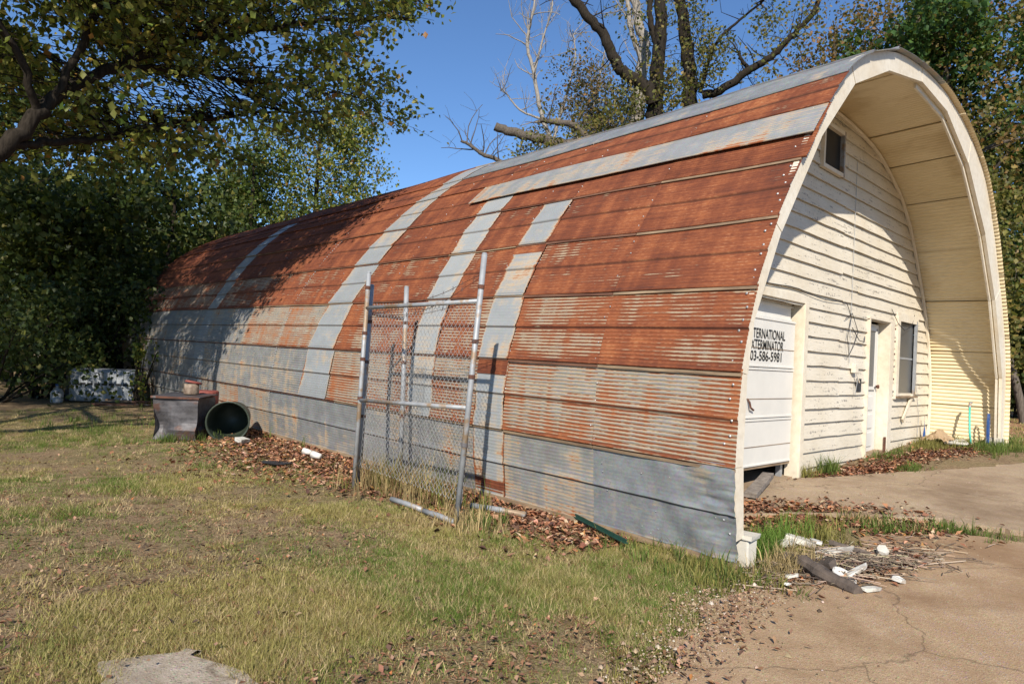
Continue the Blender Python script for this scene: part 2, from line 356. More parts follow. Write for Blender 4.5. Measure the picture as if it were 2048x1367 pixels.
# column edges: y at the foot and y at seam five
COLS = [(0, 0), (1.38, 1.36), (2.56, 2.52), (3.02, 2.98), (3.8, 3.7), (4.26, 4.2), (5.35, 5.0), (6.38, 5.75), (7.28, 6.35), (8.24, 7.6), (9.5, 9.3), (11.35, 11.1), (11.85, 11.6), (14.4, 14.3), (17.5, 17.5)]
def col_y(c, s):
    a, b = COLS[c]; return a+(b-a)*np.clip(s/SR[5], 0, 1.35)
def sheet(name, s0, s1, c0, c1, rust, white=0, pitch=.034, amp=.0038, parent=hut, y0=None, y1=None, mat=None, bead=True, lift=.017, base=0.0, ystep=.45, extend=.035, crump=0.0, side=0.0, wob=0.0):
    per = 5
    S = np.arange(s0, s1+extend, pitch/per)
    Sg = np.r_[s0, S]                                   # first line: turned-in lip
    ya = (col_y(c0, Sg) if y0 is None else np.full(len(Sg), y0)); yb = (col_y(c1, Sg) if y1 is None else np.full(len(Sg), y1))
    ya = ya+wob*(fbm(Sg*3+c0, Sg*0+c0*3.3, 1)-.5); yb = yb+wob*(fbm(Sg*3+c1*1.7, Sg*0+c1*5.1, 2)-.5)
    L = float(np.max(yb-ya)); ny = max(2, int(L/ystep)+1)
    T = np.linspace(0, 1, ny) if not side else np.unique(np.r_[np.linspace(0, 1, ny), .04, .1, .9, .96]); ny = len(T); SS, TT = np.meshgrid(Sg, T); Yv = ya[None]+(yb-ya)[None]*TT
    ph = 2*np.pi*SS/pitch; crest = np.sin(ph)
    off = base+amp*crest
    sm = (s0+s1)/2
    if bead: off = off+.020*np.clip((SS-sm)/.004, 0, 1)*np.exp(-np.maximum(0, SS-sm)/.06)+.010*np.exp(-((SS-s0-.014)/.010)**2)
    off = off+lift*np.clip(1-(SS-s0)/.35, 0, 1)
    off = off+.012*(fbm(Yv*1.1+s0*7, SS*2.3, 4)-.5)
    if crump:
        k = np.exp(-((Yv-.05)/.32)**2); k2 = np.exp(-((Yv-.05)/.7)**2); off = off+crump*k*np.abs(fbm(Yv*6, SS*6, 5)-.5)*2.2+.5*crump*k2*np.abs(np.sin(Yv*5.3-SS*4.1+1.2*fbm(Yv*3, SS*3, 2)))-.012*k
    off[:, 0] -= .012
    V = surf(SS, Yv, off); m = len(Sg)
    i = (np.arange(m-1)[None]+np.arange(ny-1)[:, None]*m).ravel(); Fq = np.stack([i, i+m, i+m+1, i+1], -1)
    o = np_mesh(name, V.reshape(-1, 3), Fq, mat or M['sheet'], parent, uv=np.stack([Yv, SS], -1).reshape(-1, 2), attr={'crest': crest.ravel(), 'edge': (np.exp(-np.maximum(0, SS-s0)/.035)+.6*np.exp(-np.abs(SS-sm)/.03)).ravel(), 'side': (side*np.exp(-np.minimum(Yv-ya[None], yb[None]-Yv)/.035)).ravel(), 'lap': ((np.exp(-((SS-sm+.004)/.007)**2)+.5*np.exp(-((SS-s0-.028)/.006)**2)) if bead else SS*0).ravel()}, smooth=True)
    o.color = (rust, random.random(), white, 1)
    return o
def rust_of(r, c):
    if c in (2,):                                     # pale replacement strip nearest the front
        if r in (0, 1, 2, 3, 4): return .0, .55
    if c in (4,) and r in (1, 2, 3, 4, 5): return .0, .75
    if c in (7,) and r >= 1: return .0, .5
    if c == 11 and 0 <= r <= 6: return .03, .3
    R = [.12, .27, .42, .55, .68, .85, .62, .0, .02][r]
    if r == 0: R = [.0, .1, 0, .1, .08, .08, .04, .05, .05, .12, .18, .05, .05, .12][c]
    elif c == 0: R = [0, .27, .46, .62, .74, .9, .62, .0, .0][r]
    if c >= 8 and r in (1, 2): R -= .18
    if c >= 10 and r in (2, 3): R -= .16
    if r >= 7 and c >= 8: R = .75
    if r == 6 and c > 4: R = .85
    return max(R, 0), 0
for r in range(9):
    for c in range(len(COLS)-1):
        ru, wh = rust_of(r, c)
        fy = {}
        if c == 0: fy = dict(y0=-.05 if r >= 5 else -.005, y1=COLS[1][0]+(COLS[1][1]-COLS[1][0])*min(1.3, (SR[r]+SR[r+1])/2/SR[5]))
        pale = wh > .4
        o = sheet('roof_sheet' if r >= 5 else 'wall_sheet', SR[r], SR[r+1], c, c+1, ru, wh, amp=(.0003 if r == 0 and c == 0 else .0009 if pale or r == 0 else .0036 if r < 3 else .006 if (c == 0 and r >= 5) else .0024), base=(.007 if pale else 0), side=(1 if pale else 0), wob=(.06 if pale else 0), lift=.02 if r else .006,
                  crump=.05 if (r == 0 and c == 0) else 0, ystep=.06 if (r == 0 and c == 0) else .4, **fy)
        if pale: o['label'] = 'pale grey replacement sheet with thin rusty edges'
# horizontal galvanised patch over the sixth row, standing off along its lower edge
o = sheet('roof_patch', s_of_z(3.53), s_of_z(3.89), 0, 0, .10, .25, y0=-.04, y1=4.55, base=.016, lift=.035, amp=.002, bead=False, extend=.0, ystep=.25)
o['label'] = 'galvanised patch strip with orange rust runs'
# rusted remains at the ends of the strip nearest the front
for zz0, zz1 in ((.05, .2), (1.30, 1.58), (2.62, 2.76)):
    sheet('rust_strip', s_of_z(zz0), s_of_z(zz1), 2, 3, 1.3, 0, base=.012, lift=.0, amp=.0014, bead=False, extend=0)
# exposed lath under every lap
for i in range(1, 6):
    for (ya, yb) in ((-.002, 1.37), (1.38, 2.54), (2.56, 3.0), (3.02, 3.78), (3.8, 4.24), (4.26, 6.0), (6.02, 9.4), (9.42, 13), (13.02, 17.4)):
        ny = max(2, int((yb-ya)/.3)); y = np.linspace(ya, yb, ny); s0 = SR[i]
        hw = .024 if ya < 2 else .014; rows = [(-hw, .006), (-hw-.002, .019), (-.004, .022), (.0, .006)]
        V = np.concatenate([surf(np.full(ny, s0+ds)+.007*(fbm(y*1.5, y*0+i, 3)-.5)*2, y, o_) for ds, o_ in rows])
        Fq = [(k*ny+j, k*ny+j+1, (k+1)*ny+j+1, (k+1)*ny+j) for k in range(3) for j in range(ny-1)]+[(0, ny, 2*ny, 3*ny), (ny-1, 4*ny-1, 3*ny-1, 2*ny-1)]
        mesh_obj('lath', V, Fq, M['batten'] if (ya < 1.3 or (i < 2 and ya < 4) or (int(ya*7)+i) % 5 == 0) else M['rustlath'], hut)
# bottom runner
for ya, yb in ((.0, 4.2), (4.22, 9.0), (9.02, 17.4)):
    MB().box((-.12, (ya+yb)/2, .025), (.05, yb-ya, .05)).build('sill_runner', M['batten'], hut)
# nail heads and bright screw washers
nb = MB()
def nail(s, y, r=.008):
    p = surf(np.array(s), np.array(y), .012); n = np.array([pnorm(s)[0], 0, pnorm(s)[1]]); a = np.array([0, 1., 0]); b = np.cross(n, a)
    nb.add([p+r*(math.cos(q)*a+math.sin(q)*b) for q in np.linspace(0, 2*math.pi, 7)[:-1]]+[p+n*.008], [(k, (k+1) % 6, 6) for k in range(6)])
for r in range(1, 7):
    for c in range(1, 12):
        for ds in (.08, .2, .42, .56):
            if random.random() < .7: nail(SR[r]+ds+random.uniform(-.03, .03), float(col_y(c, SR[r]))+random.uniform(-.02, .04))
for s in np.arange(.5, SR[5], .045): nail(s, float(col_y(9, s)), .012 if random.random() < .6 else .007)
for s in np.arange(.1, SR[6], .11): nail(s+random.uniform(-.03, .03), random.uniform(.03, .1), .011)
for _ in range(14): nail(random.uniform(.05, .6), random.uniform(.1, 1.3), .005)
nb.build('fasteners', M['wire'], hut, kind='stuff')
# right-hand half: wider corrugation, cream outside
SRR = np.linspace(SCEN, SMAX, 8)
for i in range(7):
    for ya, yb in ((-.05, 1.15), (1.15, 9), (9, 17.5)):
        S0, S1 = SRR[i], SRR[i+1]
        o = sheet('outer_sheet', S0, S1-.03, 0, 0, .2, 0, pitch=.067, amp=.009, y0=ya, y1=yb, mat=M['cream'] if ya < 0 else None, bead=False, lift=0, base=.006, ystep=1.2)
# cream corrugated lining of the front overhang
SL = np.linspace(.02, SMAX-.02, 17)
for i in range(16):
    sheet('overhang_lining', SL[i], SL[i+1]-.03, 0, 0, 0, 0, pitch=.067, amp=.0125, y0=.085, y1=1.16, mat=M['cream'], bead=False, lift=.0, base=-.105-(.006 if i % 2 else 0), ystep=.6)
# fascia boards on the front rim
INN = [(-.02, .21), (-.07, .75), (-.065, 1.45), (.0, 1.85), (.40, 2.62), (1.10, 3.58), (1.84, 4.30), (2.77, 4.74), (3.89, 4.98), (4.99, 4.94), (6.09, 4.55), (7.24, 3.72), (8.06, 2.8), (8.78, 1.55), (8.86, .42)]
def s_near(x, z): return float(_ps[np.argmin((_pc[:, 0]-x)**2+(_pc[:, 1]-z)**2)])
for k, (a, b) in enumerate(zip(INN[:-1], INN[1:])):
    sa, sb = s_near(*a), s_near(*b); S = np.linspace(sa, sb, 9)
    if k: S[0] += .004
    x, z = prof(S); nx, nz = pnorm(S); x = x-nx*.006; z = z-nz*.006
    e = np.array([b[0]-a[0], b[1]-a[1]]); e /= np.linalg.norm(e)
    poly = list(zip(x, z))+[(b[0]-e[0]*.002, b[1]-e[1]*.002), (a[0]+e[0]*.002, a[1]+e[1]*.002)]
    MB().prism(poly, .012+.004*(k % 2), .06).build('fascia_board', M['trim'], hut)
    if 8 <= k: # second board behind, seen as a thin inner edge
        poly2 = [(a[0]-e[1]*-.0, a[1]), (b[0], b[1]), (b[0]+e[1]*.06, b[1]-e[0]*.06), (a[0]+e[1]*.06, a[1]-e[0]*.06)]
        MB().prism(poly2, .075, .1).build('fascia_backing', M['trim'], hut)
# front corner pier
pr = MB().box((.05, .06, .09), (.14, .17, .22), jit=.01).build('corner_pier', M['pier'], hut, bevel=.012)
MB().box((.05, .05, .212), (.17, .2, .03), rotz(.06), jit=.008).build('pier_cap', M['pier'], pr)
MB().box((8.95, .12, .45), (.22, .24, .2), jit=.008).build('corner_pier', M['pier'], hut, bevel=.012)

# ------------------------------------------------------------------ gable wall
GY = 1.16
def inner_x(z, d=.11):
    zz = z/(1-.0); s = s_of_z(min(zz+.07*max(0, (zz-3)/2), 5.165)); x, _ = prof(s); nx, nz = pnorm(s)
    return float(x-nx*d) if z < 5.0 else XC
ZT = 5.02
OPEN = [('garage', .95, 3.5, 0, 2.34), ('door', 5.72, 6.72, 0, 2.33), ('window', 7.02, 8.06, 1.21, 2.42), ('vent', 3.80, 4.50, 4.17, 4.72)]
bh = .185; k = 0; z = .10
bm_jit = random.Random(5)
while z < ZT-.02:
    z1 = min(z+bh, ZT)
    xl0, xl1 = inner_x(z), inner_x(z1)
    if z1 > 4.92: xl1 = inner_x(4.95)+(XC-inner_x(4.95))*max(0, (z1-4.92)/.12)
    segs = [(xl0, xl1, 2*XC-xl0, 2*XC-xl1)]
    cuts = []
    for nme, a, b, c0, c1 in OPEN:
        if z1 > c0+.03 and z < c1-.05: cuts.append((a, b))
    cuts.append((4.72+bm_jit.uniform(-.04, .04),)*2 if k % 5 != 4 else (5.3, 5.3))
    cuts.sort(); out = []; cur = (xl0, xl1); end = (2*XC-xl0, 2*XC-xl1)
    for a, b in cuts:
        if b <= cur[0]: continue
        if a > cur[0]+.03: out.append((cur, (a, a)))
        cur = (b+.003, b+.003)
    if end[0] > cur[0]+.03: out.append((cur, end))
    for (a0, a1), (b0, b1) in out:
        n = max(2, int((b0-a0)/.3)+1); u = np.linspace(0, 1, n); dz = bm_jit.uniform(-.007, .007)
        sl = bm_jit.uniform(-.004, .004); pr_ = bm_jit.uniform(0, .008)
        xb = a0+(b0-a0)*u; xt = a1+(b1-a1)*u; wv = np.array([bm_jit.uniform(-.005, .005) for _ in u])
        zb = z+dz-.006+wv+sl*xb*.3; zt = np.full(n, z1+.012)
        V = np.concatenate([np.c_[xb, np.full(n, GY-.044-pr_), zb], np.c_[xt, np.full(n, GY-.012), zt], np.c_[xt, np.full(n, GY+.004), zt], np.c_[xb, np.full(n, GY-.022-pr_), zb]])
        Fq = [(r*n+j, r*n+j+1, ((r+1) % 4)*n+j+1, ((r+1) % 4)*n+j) for r in range(4) for j in range(n-1)]+[(0, n, 2*n, 3*n), (n-1, 4*n-1, 3*n-1, 2*n-1)]
        mesh_obj('siding_board', V, Fq, M['white_wood'], hut)
    z = z1; k += 1
# curved trim where siding meets the lining
SQ = np.linspace(.05, SMAX-.05, 60)
for a, b in ((0, 20), (20, 40), (40, 59)):
    MB().tube(surf(SQ[a:b+1], np.full(b-a+1, GY-.05), -.155), .028, 6).build('arch_trim', M['trim'], hut, smooth=False)
# back wall closing the hut
bp = [(float(x), float(z)) for x, z in zip(*prof(np.linspace(.05, SMAX-.05, 40)))]
MB().prism([(x, z-float(sag(17.3, z))-.02) for x, z in bp], 17.25, 17.3).build('end_wall', M['plank'], hut)
# garage door
gd = MB().box((2.22, GY+.10, 2.29), (2.6, .05, .02)).build('garage_door', M['door'], hut, label='sectional white garage door stopped short of the ground')
zs = [.38, .93, 1.52, 2.11, 2.34]
for i, (za, zb) in enumerate(zip(zs[:-1], zs[1:])):
    y = GY+.045+(.06 if i == 3 else 0)
    se = MB().box((2.16, y, (za+zb)/2), (2.52, .035, zb-za-.004)).build('door_section', M['door'], gd, bevel=.004)
    for q in (za+.015, zb-.02): MB().box((2.16, y-.022, q), (2.52, .016, .022)).build('rail_moulding', M['door'], gd, bevel=.003)
    MB().box((2.16, y-.0195, za+.225), (2.5, .006, .008)).build('groove_line', M['batten'], gd)
MB().box((2.16, GY+.05, .365), (2.52, .04, .03)).build('door_rail', M['batten'], gd)
h = MB().tube([(2.27, GY+.05, 1.17), (2.25, GY-.005, 1.12), (2.27, GY-.01, 1.06), (2.36, GY+.0, 1.03)], .012, 6).build('door_handle', M['rusty'], gd)
def lettering(txt, x_right, z0, height, width_per, y, parent):
    cu = bpy.data.curves.new('text', 'FONT'); cu.body = txt; cu.size = 1; cu.extrude = .0; cu.offset = .012
    ob = bpy.data.objects.new('text', cu); COL.objects.link(ob); bpy.context.view_layer.update()
    me = bpy.data.meshes.new_from_object(ob.evaluated_get(bpy.context.evaluated_depsgraph_get())); bpy.data.objects.remove(ob)
    co = np.zeros(len(me.vertices)*3, np.float32); me.vertices.foreach_get('co', co); co = co.reshape(-1, 3)
    w_ = co[:, 0].max()-co[:, 0].min(); h_ = co[:, 1].max()-co[:, 1].min()
    x = x_right-(co[:, 0].max()-co[:, 0])/w_*width_per*len(txt); zz = z0+(co[:, 1]-co[:, 1].min())/h_*height
    me.vertices.foreach_set('co', np.stack([x, np.full(len(x), y), zz], -1).astype(np.float32).ravel()); me.update()
    me.materials.clear(); me.materials.append(M['black_print'])
    o = bpy.data.objects.new('lettering', me); COL.objects.link(o); o.parent = parent
    return o
LY = GY+.024
for txt, z0, xr in (('INTERNATIONAL', 1.855, 3.14), ('EXTERMINATOR', 1.725, 3.10), ('903-586-5981', 1.595, 3.06)):
    yy = LY if z0 < 1.79 else LY+.05
    yy = LY-.003
    lettering(txt, xr, z0 if z0 < 1.8 else 1.855, .115, .0725, yy, gd)

# garage frame
MB().box((3.53, GY-.05, 1.18), (.11, .04, 2.36)).build('garage_casing', M['trim'], hut, bevel=.004)
MB().box((3.48, GY+.03, 1.17), (.025, .16, 2.32)).build('garage_jamb', M['trim'], hut)
MB().box((2.2, GY-.052, 2.39), (2.75, .03, .10)).build('garage_header', M['trim'], hut, bevel=.004)
MB().box((.9, GY-.05, 1.18), (.11, .04, 2.36)).build('garage_casing', M['trim'], hut)
MB().box((3.38, GY+.14, .3), (.06, .06, .5)).build('door_track', M['galv'], hut)
# entry door
dr = MB().box((6.18, GY+.11, 1.28), (.86, .04, 2.02)).build('entry_door', M['door'], hut, label='narrow white entry door with a glazed upper half', bevel=.004)
MB().box((6.14, GY+.084, 1.75), (.58, .012, .86)).build('pane', M['screen'], dr)
for x in (5.83, 6.45): MB().box((x, GY+.075, 1.75), (.05, .03, .94)).build('glazing_bead', M['door'], dr)
for zz in (1.295, 2.205): MB().box((6.14, GY+.075, zz), (.66, .03, .05)).build('glazing_bead', M['door'], dr)
for zz in (.5, .78, 1.06): MB().box((6.14, GY+.083, zz), (.6, .016, .22)).build('door_panel', M['door'], dr, bevel=.008)
MB().lathe([(0, 0), (.02, 0), (.02, .03), (.03, .04), (.03, .06), (0, .065)], 10, rotx(math.pi/2), (6.53, GY+.09, 1.32)).build('door_knob', M['rusty'], dr, smooth=True)
MB().box((6.68, GY+.02, 1.3), (.09, .2, 2.06)).build('door_jamb', M['trim'], hut, bevel=.004)
MB().box((5.735, GY+.02, 1.3), (.03, .2, 2.06)).build('door_jamb', M['trim'], hut)
MB().box((6.2, GY+.02, 2.345), (1.0, .2, .03)).build('door_head', M['trim'], hut)
MB().box((6.80, GY-.05, 1.32), (.13, .035, 2.1)).build('door_casing', M['trim'], hut, bevel=.004)
MB().box((6.66, GY-.055, .42), (.09, .03, .24)).build('rot_hole', M['rusty'], hut)
# window
wn = MB().box((7.55, GY+.005, 1.8), (.92, .02, 1.2)).build('window', M['screen'], hut, label='tall screened window in a cream frame')
MB().box((7.06, GY-.05, 1.8), (.13, .05, 1.34)).build('window_frame', M['trim'], wn, bevel=.004)
MB().box((8.03, GY-.045, 1.8), (.05, .04, 1.3)).build('window_frame', M['galv'], wn)
MB().box((7.55, GY-.043, 2.46), (1.1, .04, .13)).build('window_frame', M['trim'], wn)
MB().box((7.53, GY-.06, 1.165), (1.06, .09, .03)).build('window_sill', M['batten'], wn)
MB().box((7.55, GY-.008, 1.8), (.9, .012, .03)).build('meeting_rail', M['galv'], wn)
for q in range(6): MB().box((6.93, GY-.052, 1.25+q*.2), (.018, .02, .03)).build('bolt', M['rusty'], wn)
MB().box((7.62, GY-.075, .98), (.62, .03, .07), roty(-.72), jit=.003).build('hanging_trim', M['trim'], hut)
# loft window
vn = MB().box((4.15, GY-.02, 4.45), (.66, .02, .62)).build('loft_window', M['dark_glass'], hut, label='small dark loft window under the arch')
for x in (3.82, 4.48): MB().box((x, GY-.055, 4.45), (.045, .06, .62)).build('window_frame', M['trim'] if x < 4 else M['galv'], vn)
for zz in (4.165, 4.73): MB().box((4.15, GY-.055, zz), (.62, .06, .05)).build('window_frame', M['trim'], vn)
# electrics
MB().box((5.2, GY-.07, 1.58), (.13, .06, .13)).build('junction_box', M['trim'], hut, bevel=.006)
MB().box((5.45, GY-.045, 1.34), (.17, .012, .19)).build('cover_plate', M['black'], hut)
def wire(pts, r=.004, mat='wire', nm='loose_wire'): MB().tube(pts, r, 5).build(nm, M[mat], hut)
wire([(5.05, GY-.045, z_) for z_ in np.linspace(1.65, 4.5, 12)], .004)
wire([(2.0+.26*i, GY-.05, 2.52-.006*i-.02*math.sin(i)) for i in range(12)]+[(5.05, GY-.05, 2.3)], .005, 'black')
wire([(5.05, GY-.05, 2.3), (4.85, GY-.08, 2.0), (4.9, GY-.09, 1.75), (5.1, GY-.08, 1.9), (5.3, GY-.06, 2.1), (5.05, GY-.06, 2.35), (4.8, GY-.06, 2.25)], .005, 'black')
wire([(5.1, GY-.05, 2.15), (5.3, GY-.08, 1.98), (5.5, GY-.08, 1.97), (5.6, GY-.05, 2.05)], .006, 'black')
wire([(5.2, GY-.09, 1.52), (5.24, GY-.1, 1.42), (5.22, GY-.08, 1.2)], .005)
wire([(5.2, GY-.09, 1.52), (5.32, GY-.1, 1.38)], .008, 'trim')
wire([(6.7, GY-.06, 2.55), (6.95, GY-.08, 2.35), (7.3, GY-.08, 2.25), (7.7, GY-.07, 2.35), (7.9, GY-.05, 2.55)], .005, 'black')
wire([(8.1, GY-.04, 1.7), (8.2, GY-.05, 1.2), (8.35, GY-.05, .8), (8.3, GY-.05, .45)], .004)

# ------------------------------------------------------------------ chain-link gate and fence corner
def chain_link(A, B, z0, z1, pitch=.031, r=.0022, lean=None):
    """woven mesh between foot points A and B (xyz) from height z0 to z1"""
    A = np.array(A, float); B = np.array(B, float); u = B-A; L = np.linalg.norm(u); u /= L
    up = np.array([0, 0, 1.]) if lean is None else np.array(lean, float); nrm = np.cross(u, up)
    n = int(L/pitch); m = int((z1-z0)/(pitch*1.1)); Vs = []; Fs = []; base = 0
    tri = np.array([[0, 1.], [.87, -.5], [-.87, -.5]])*r
    for i in range(n+1):
        k = np.arange(m+1); a = i*pitch+np.where((k+i) % 2 == 0, 0, pitch)*1.02+.006*math.sin(i*1.7)*np.sin(k*.2); b = z0+k*pitch*1.1; d = np.where(k % 2 == 0, -.003, .003)
        P = A+np.outer(np.minimum(a, L), u)+np.outer(b, up)+np.outer(d, nrm)
        V = (P[:, None]+tri[None, :, 0, None]*u+tri[None, :, 1, None]*nrm).reshape(-1, 3)
        ii = np.arange(m)[:, None]*3+np.arange(3)[None]; jj = np.arange(m)[:, None]*3+(np.arange(3)[None]+1) % 3
        Fs.append(np.stack([ii, jj, jj+3, ii+3], -1).reshape(-1, 4)+base); Vs.append(V); base += len(V)
    return np.concatenate(Vs), np.concatenate(Fs)
def clamp(c, r, parent, nm='hinge_clamp'): MB().tube([np.array(c)-[0, 0, .018], np.array(c)+[0, 0, .018]], r, 10).build(nm, M['rusty'], parent)
gRb, gRt = np.array([-1.08, 2.165, -.03]), np.array([-1.03, 2.03, 2.385])
gLb, gLt = np.array([-1.045, 3.975, -.03]), np.array([-1.03, 3.935, 2.325])
lerp = lambda a, b, t: a+(b-a)*t
gate = empty('chain_link_gate', (-1.06, 3.0, 0), label='leaning galvanised chain-link gate panel with two tall posts', cat='gate')
gate.location = (0, 0, 0)
MB().tube([gRb, lerp(gRb, gRt, .5), gRt], .026, 12).build('gate_post', M['galv'], gate, smooth=True)
MB().tube([gLb, lerp(gLb, gLt, .5), gLt], .024, 12).build('gate_post', M['galv'], gate, smooth=True)
for a, b in ((gRt, gRb), (gLt, gLb)): MB().tube([a, a+[0, 0, .012]], [.028, .018], 10).build('post_cap', M['galv'], gate)
def rail(t1, t2, nm): MB().tube([lerp(gLb, gLt, t1), lerp(gRb, gRt, t2)], .021, 10).build(nm, M['galv'], gate, smooth=True)
rail(.836, .828, 'gate_rail'); rail(.41, .435, 'gate_rail')
for t in (.3, .55, .68, .88): clamp(lerp(gRb, gRt, t), .031, gate)
for t in (.42, .6, .72, .93): clamp(lerp(gLb, gLt, t), .029, gate)
V, Fq = chain_link((-1.02, 3.93, .22), (-1.06, 2.12, .18), 0, 1.78, lean=(.02, -.03, 1)); np_mesh('chain_mesh', V, Fq, M['wire'], gate)
MB().tube([(-1.02, 2.19, .1), (-1.0, 2.1, 1.75)], .009, 6).build('tension_bar', M['rusty'], gate)
# bottom pipe fallen off on the ground
def lying(name, a, b, r, mat, label, cat, mid=None, group=None):
    a = np.array(a, float); b = np.array(b, float); c = (a+b)/2; c[2] = 0
    o = MB().tube(np.array([a, (a+b)/2+[0, 0, .004], b])-c, r, 10).build(name, mat, smooth=True, label=label, cat=cat, group=group); o.location = c; return o
lying('metal_pipe', (-1.14, 3.1, .04), (-1.12, 2.62, .03), .026, M['galv'], 'short grey pipe lying in the grass, the farther of two below the gate', 'pipe')
lying('metal_pipe', (-1.15, 2.55, .035), (-1.16, 2.1, .035), .026, M['galv'], 'short grey pipe on the ground ending at the foot of the gate post', 'pipe')
lying('metal_pipe', (-.62, 2.5, .035), (-.43, 1.95, .035), .028, M['galv'], 'grey pipe half buried in leaves right of the gate', 'pipe')
# fence corner behind
fen = empty('fence_corner', (0, 0, 0), label='narrow chain-link fence corner behind the gate with barbed wire on top', cat='fence')
p1b, p1t = np.array([-.93, 4.07, -.03]), np.array([-.915, 4.05, 2.2]); p2b, p2t = np.array([-.5, 3.9, -.03]), np.array([-.52, 3.95, 2.22])
for a, b in ((p1b, p1t), (p2b, p2t)):
    p = MB().tube([a, (a+b)/2, b], .027, 12).build('fence_post', M['galv'], fen, smooth=True); MB().tube([b, b+[0, 0, .014]], [.03, .018], 10).build('post_cap', M['galv'], p)
    for t in (.35, .62, .82): clamp(lerp(a, b, t), .032, fen, 'tension_band')
MB().tube([lerp(p1b, p1t, .86), lerp(p2b, p2t, .84)], .018, 8).build('fence_rail', M['rusty'], fen)
V, Fq = chain_link((-.91, 4.06, .1), (-.52, 3.93, .1), 0, 1.72); np_mesh('chain_mesh', V, Fq, M['wire'], fen)
V, Fq = chain_link((-.49, 3.92, .1), (-.22, 3.9, .1), 0, 1.3); np_mesh('chain_mesh', V, Fq, M['wire'], fen)
def barbed(P, Q, sag_):
    t = np.linspace(0, 1, 26); P = np.array(P); Q = np.array(Q); pts = P+np.outer(t, Q-P); pts[:, 2] -= sag_*np.sin(t*math.pi); pts[:, 1] += .01*np.sin(t*23)
    mb = MB().tube(pts, .0028, 4)
    for i in range(2, 25, 2):
        c = pts[i]; mb.tube([c+[.0, .012, -.022], c+[0, -.006, .022]], .0016, 3); mb.tube([c+[0, -.014, -.018], c+[0, .01, .02]], .0016, 3)
    mb.build('barbed_strand', M['rusty'], fen)
for za, zb, sg in ((1.98, 2.20, .1), (1.92, 2.17, .16), (1.85, 1.99, .06)):
    barbed((-.92, 4.06, za), (-1.045, 2.07, zb), sg)
barbed((-.92, 4.06, 1.9), (-.52, 3.95, 2.02), .03)

# ------------------------------------------------------------------ things on the ground
def posed(mbs, name, loc, rz, **k): ...
st = empty('scorched_bin', (-1.42, 8.35, 0), rz=-.72, label='scorched square metal bin with a dented front and flat rusty lid', cat='bin')
def dented_panel(wx, h, t=.02, dent=.05):
    n, m = 13, 13; V = []
    for j in range(m):
        for i in range(n):
            u, v = i/(n-1), j/(m-1); x = (u-.5)*wx*(1-.04*(1-v))
            y = dent*math.exp(-((u-.12)/.22)**2-((v-.35)/.3)**2)*2.6+.014*math.sin(v*9)*math.sin(u*5)-.03*math.exp(-((v-.25)/.08)**2)*(u > .3)
            V.append((x, y, v*h))
    Fq = [(j*n+i, j*n+i+1, (j+1)*n+i+1, (j+1)*n+i) for j in range(m-1) for i in range(n-1)]
    return V, Fq
V, Fq = dented_panel(.66, .62); o = mesh_obj('bin_panel', [(x, y-.31, z) for x, y, z in V], Fq, M['burnt'], st, smooth=False)
for sx in (-1, 1):
    V, Fq = dented_panel(.6, .62, dent=.02); mesh_obj('bin_panel', [(sx*(.325-y), x, z) for x, y, z in V], Fq, M['burnt'], st)
V, Fq = dented_panel(.66, .62, dent=.0); mesh_obj('bin_panel', [(x, .3-y, z) for x, y, z in V], Fq, M['burnt'], st)
lid = MB().box((0, 0, .64), (.71, .68, .03), jit=.012).build('lid', M['burnt'], st, bevel=.006)
MB().box((0, -.345, .63), (.70, .012, .03)).build('lid_rim', M['rusty'], lid)
tc = empty('paint_can', (-1.32, 8.4, .66), label='rusty open paint can standing on the scorched bin', cat='can')
MB().lathe([(0, 0), (.105, 0), (.11, .01), (.105, .09), (.11, .16), (.1, .16), (.095, .02)], 18).build('can_body', M['cantin'], tc, smooth=True)
MB().lathe([(0, 0), (.12, .0), (.125, .02), (.1, .035), (0, .03)], 16, roty(.18), (.02, 0, .165)).build('can_lid', M['redrust'], tc, smooth=True)
rd = empty('red_drum', (-.95, 8.85, 0), rz=.2, label='faded red metal drum standing behind the green trash can', cat='drum')
MB().lathe([(0, 0), (.2, 0), (.205, .02), (.2, .2), (.21, .22), (.2, .24), (.2, .44), (.21, .46), (.2, .48), (.2, .66), (.19, .68), (0, .68)], 20).build('drum_body', M['redrust'], rd, smooth=False)
cn = empty('trash_can', (-.98, 7.78, .285), label='dark green plastic trash can lying on its side with its mouth open', cat='trash can')
ax = rotz(rad(62)-math.pi/2) @ rotx(-math.pi/2)      # axis points away from the camera along the hut
MB().lathe([(.0, .78), (.24, .78), (.25, .76), (.275, .3), (.29, .04), (.31, .03), (.315, .0), (.295, .0), (.285, .02), (.262, .3), (.235, .74), (0, .75)], 32, ax).build('can_body', M['can'], cn, smooth=True)
MB().tube([np.array([.3*math.cos(a), .3*math.sin(a), .06]) @ ax.T for a in np.linspace(2.2, 2.9, 6)], .012, 6).build('handle', M['can'], cn)
MB().tube([np.array([.3*math.cos(a), .3*math.sin(a), .06]) @ ax.T for a in np.linspace(-.9, -.2, 6)], .012, 6).build('handle', M['can'], cn)
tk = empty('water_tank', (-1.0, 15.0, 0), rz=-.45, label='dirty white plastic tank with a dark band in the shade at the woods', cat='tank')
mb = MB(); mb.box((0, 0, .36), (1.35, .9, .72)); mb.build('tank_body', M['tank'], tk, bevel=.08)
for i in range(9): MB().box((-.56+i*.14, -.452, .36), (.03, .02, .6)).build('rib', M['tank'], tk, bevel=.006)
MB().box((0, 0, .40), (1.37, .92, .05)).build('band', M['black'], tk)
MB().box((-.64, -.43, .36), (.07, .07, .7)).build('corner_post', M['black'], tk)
jg = empty('plastic_jug', (-2.0, 14.6, 0), label='small white and blue plastic jug left of the tank', cat='jug')
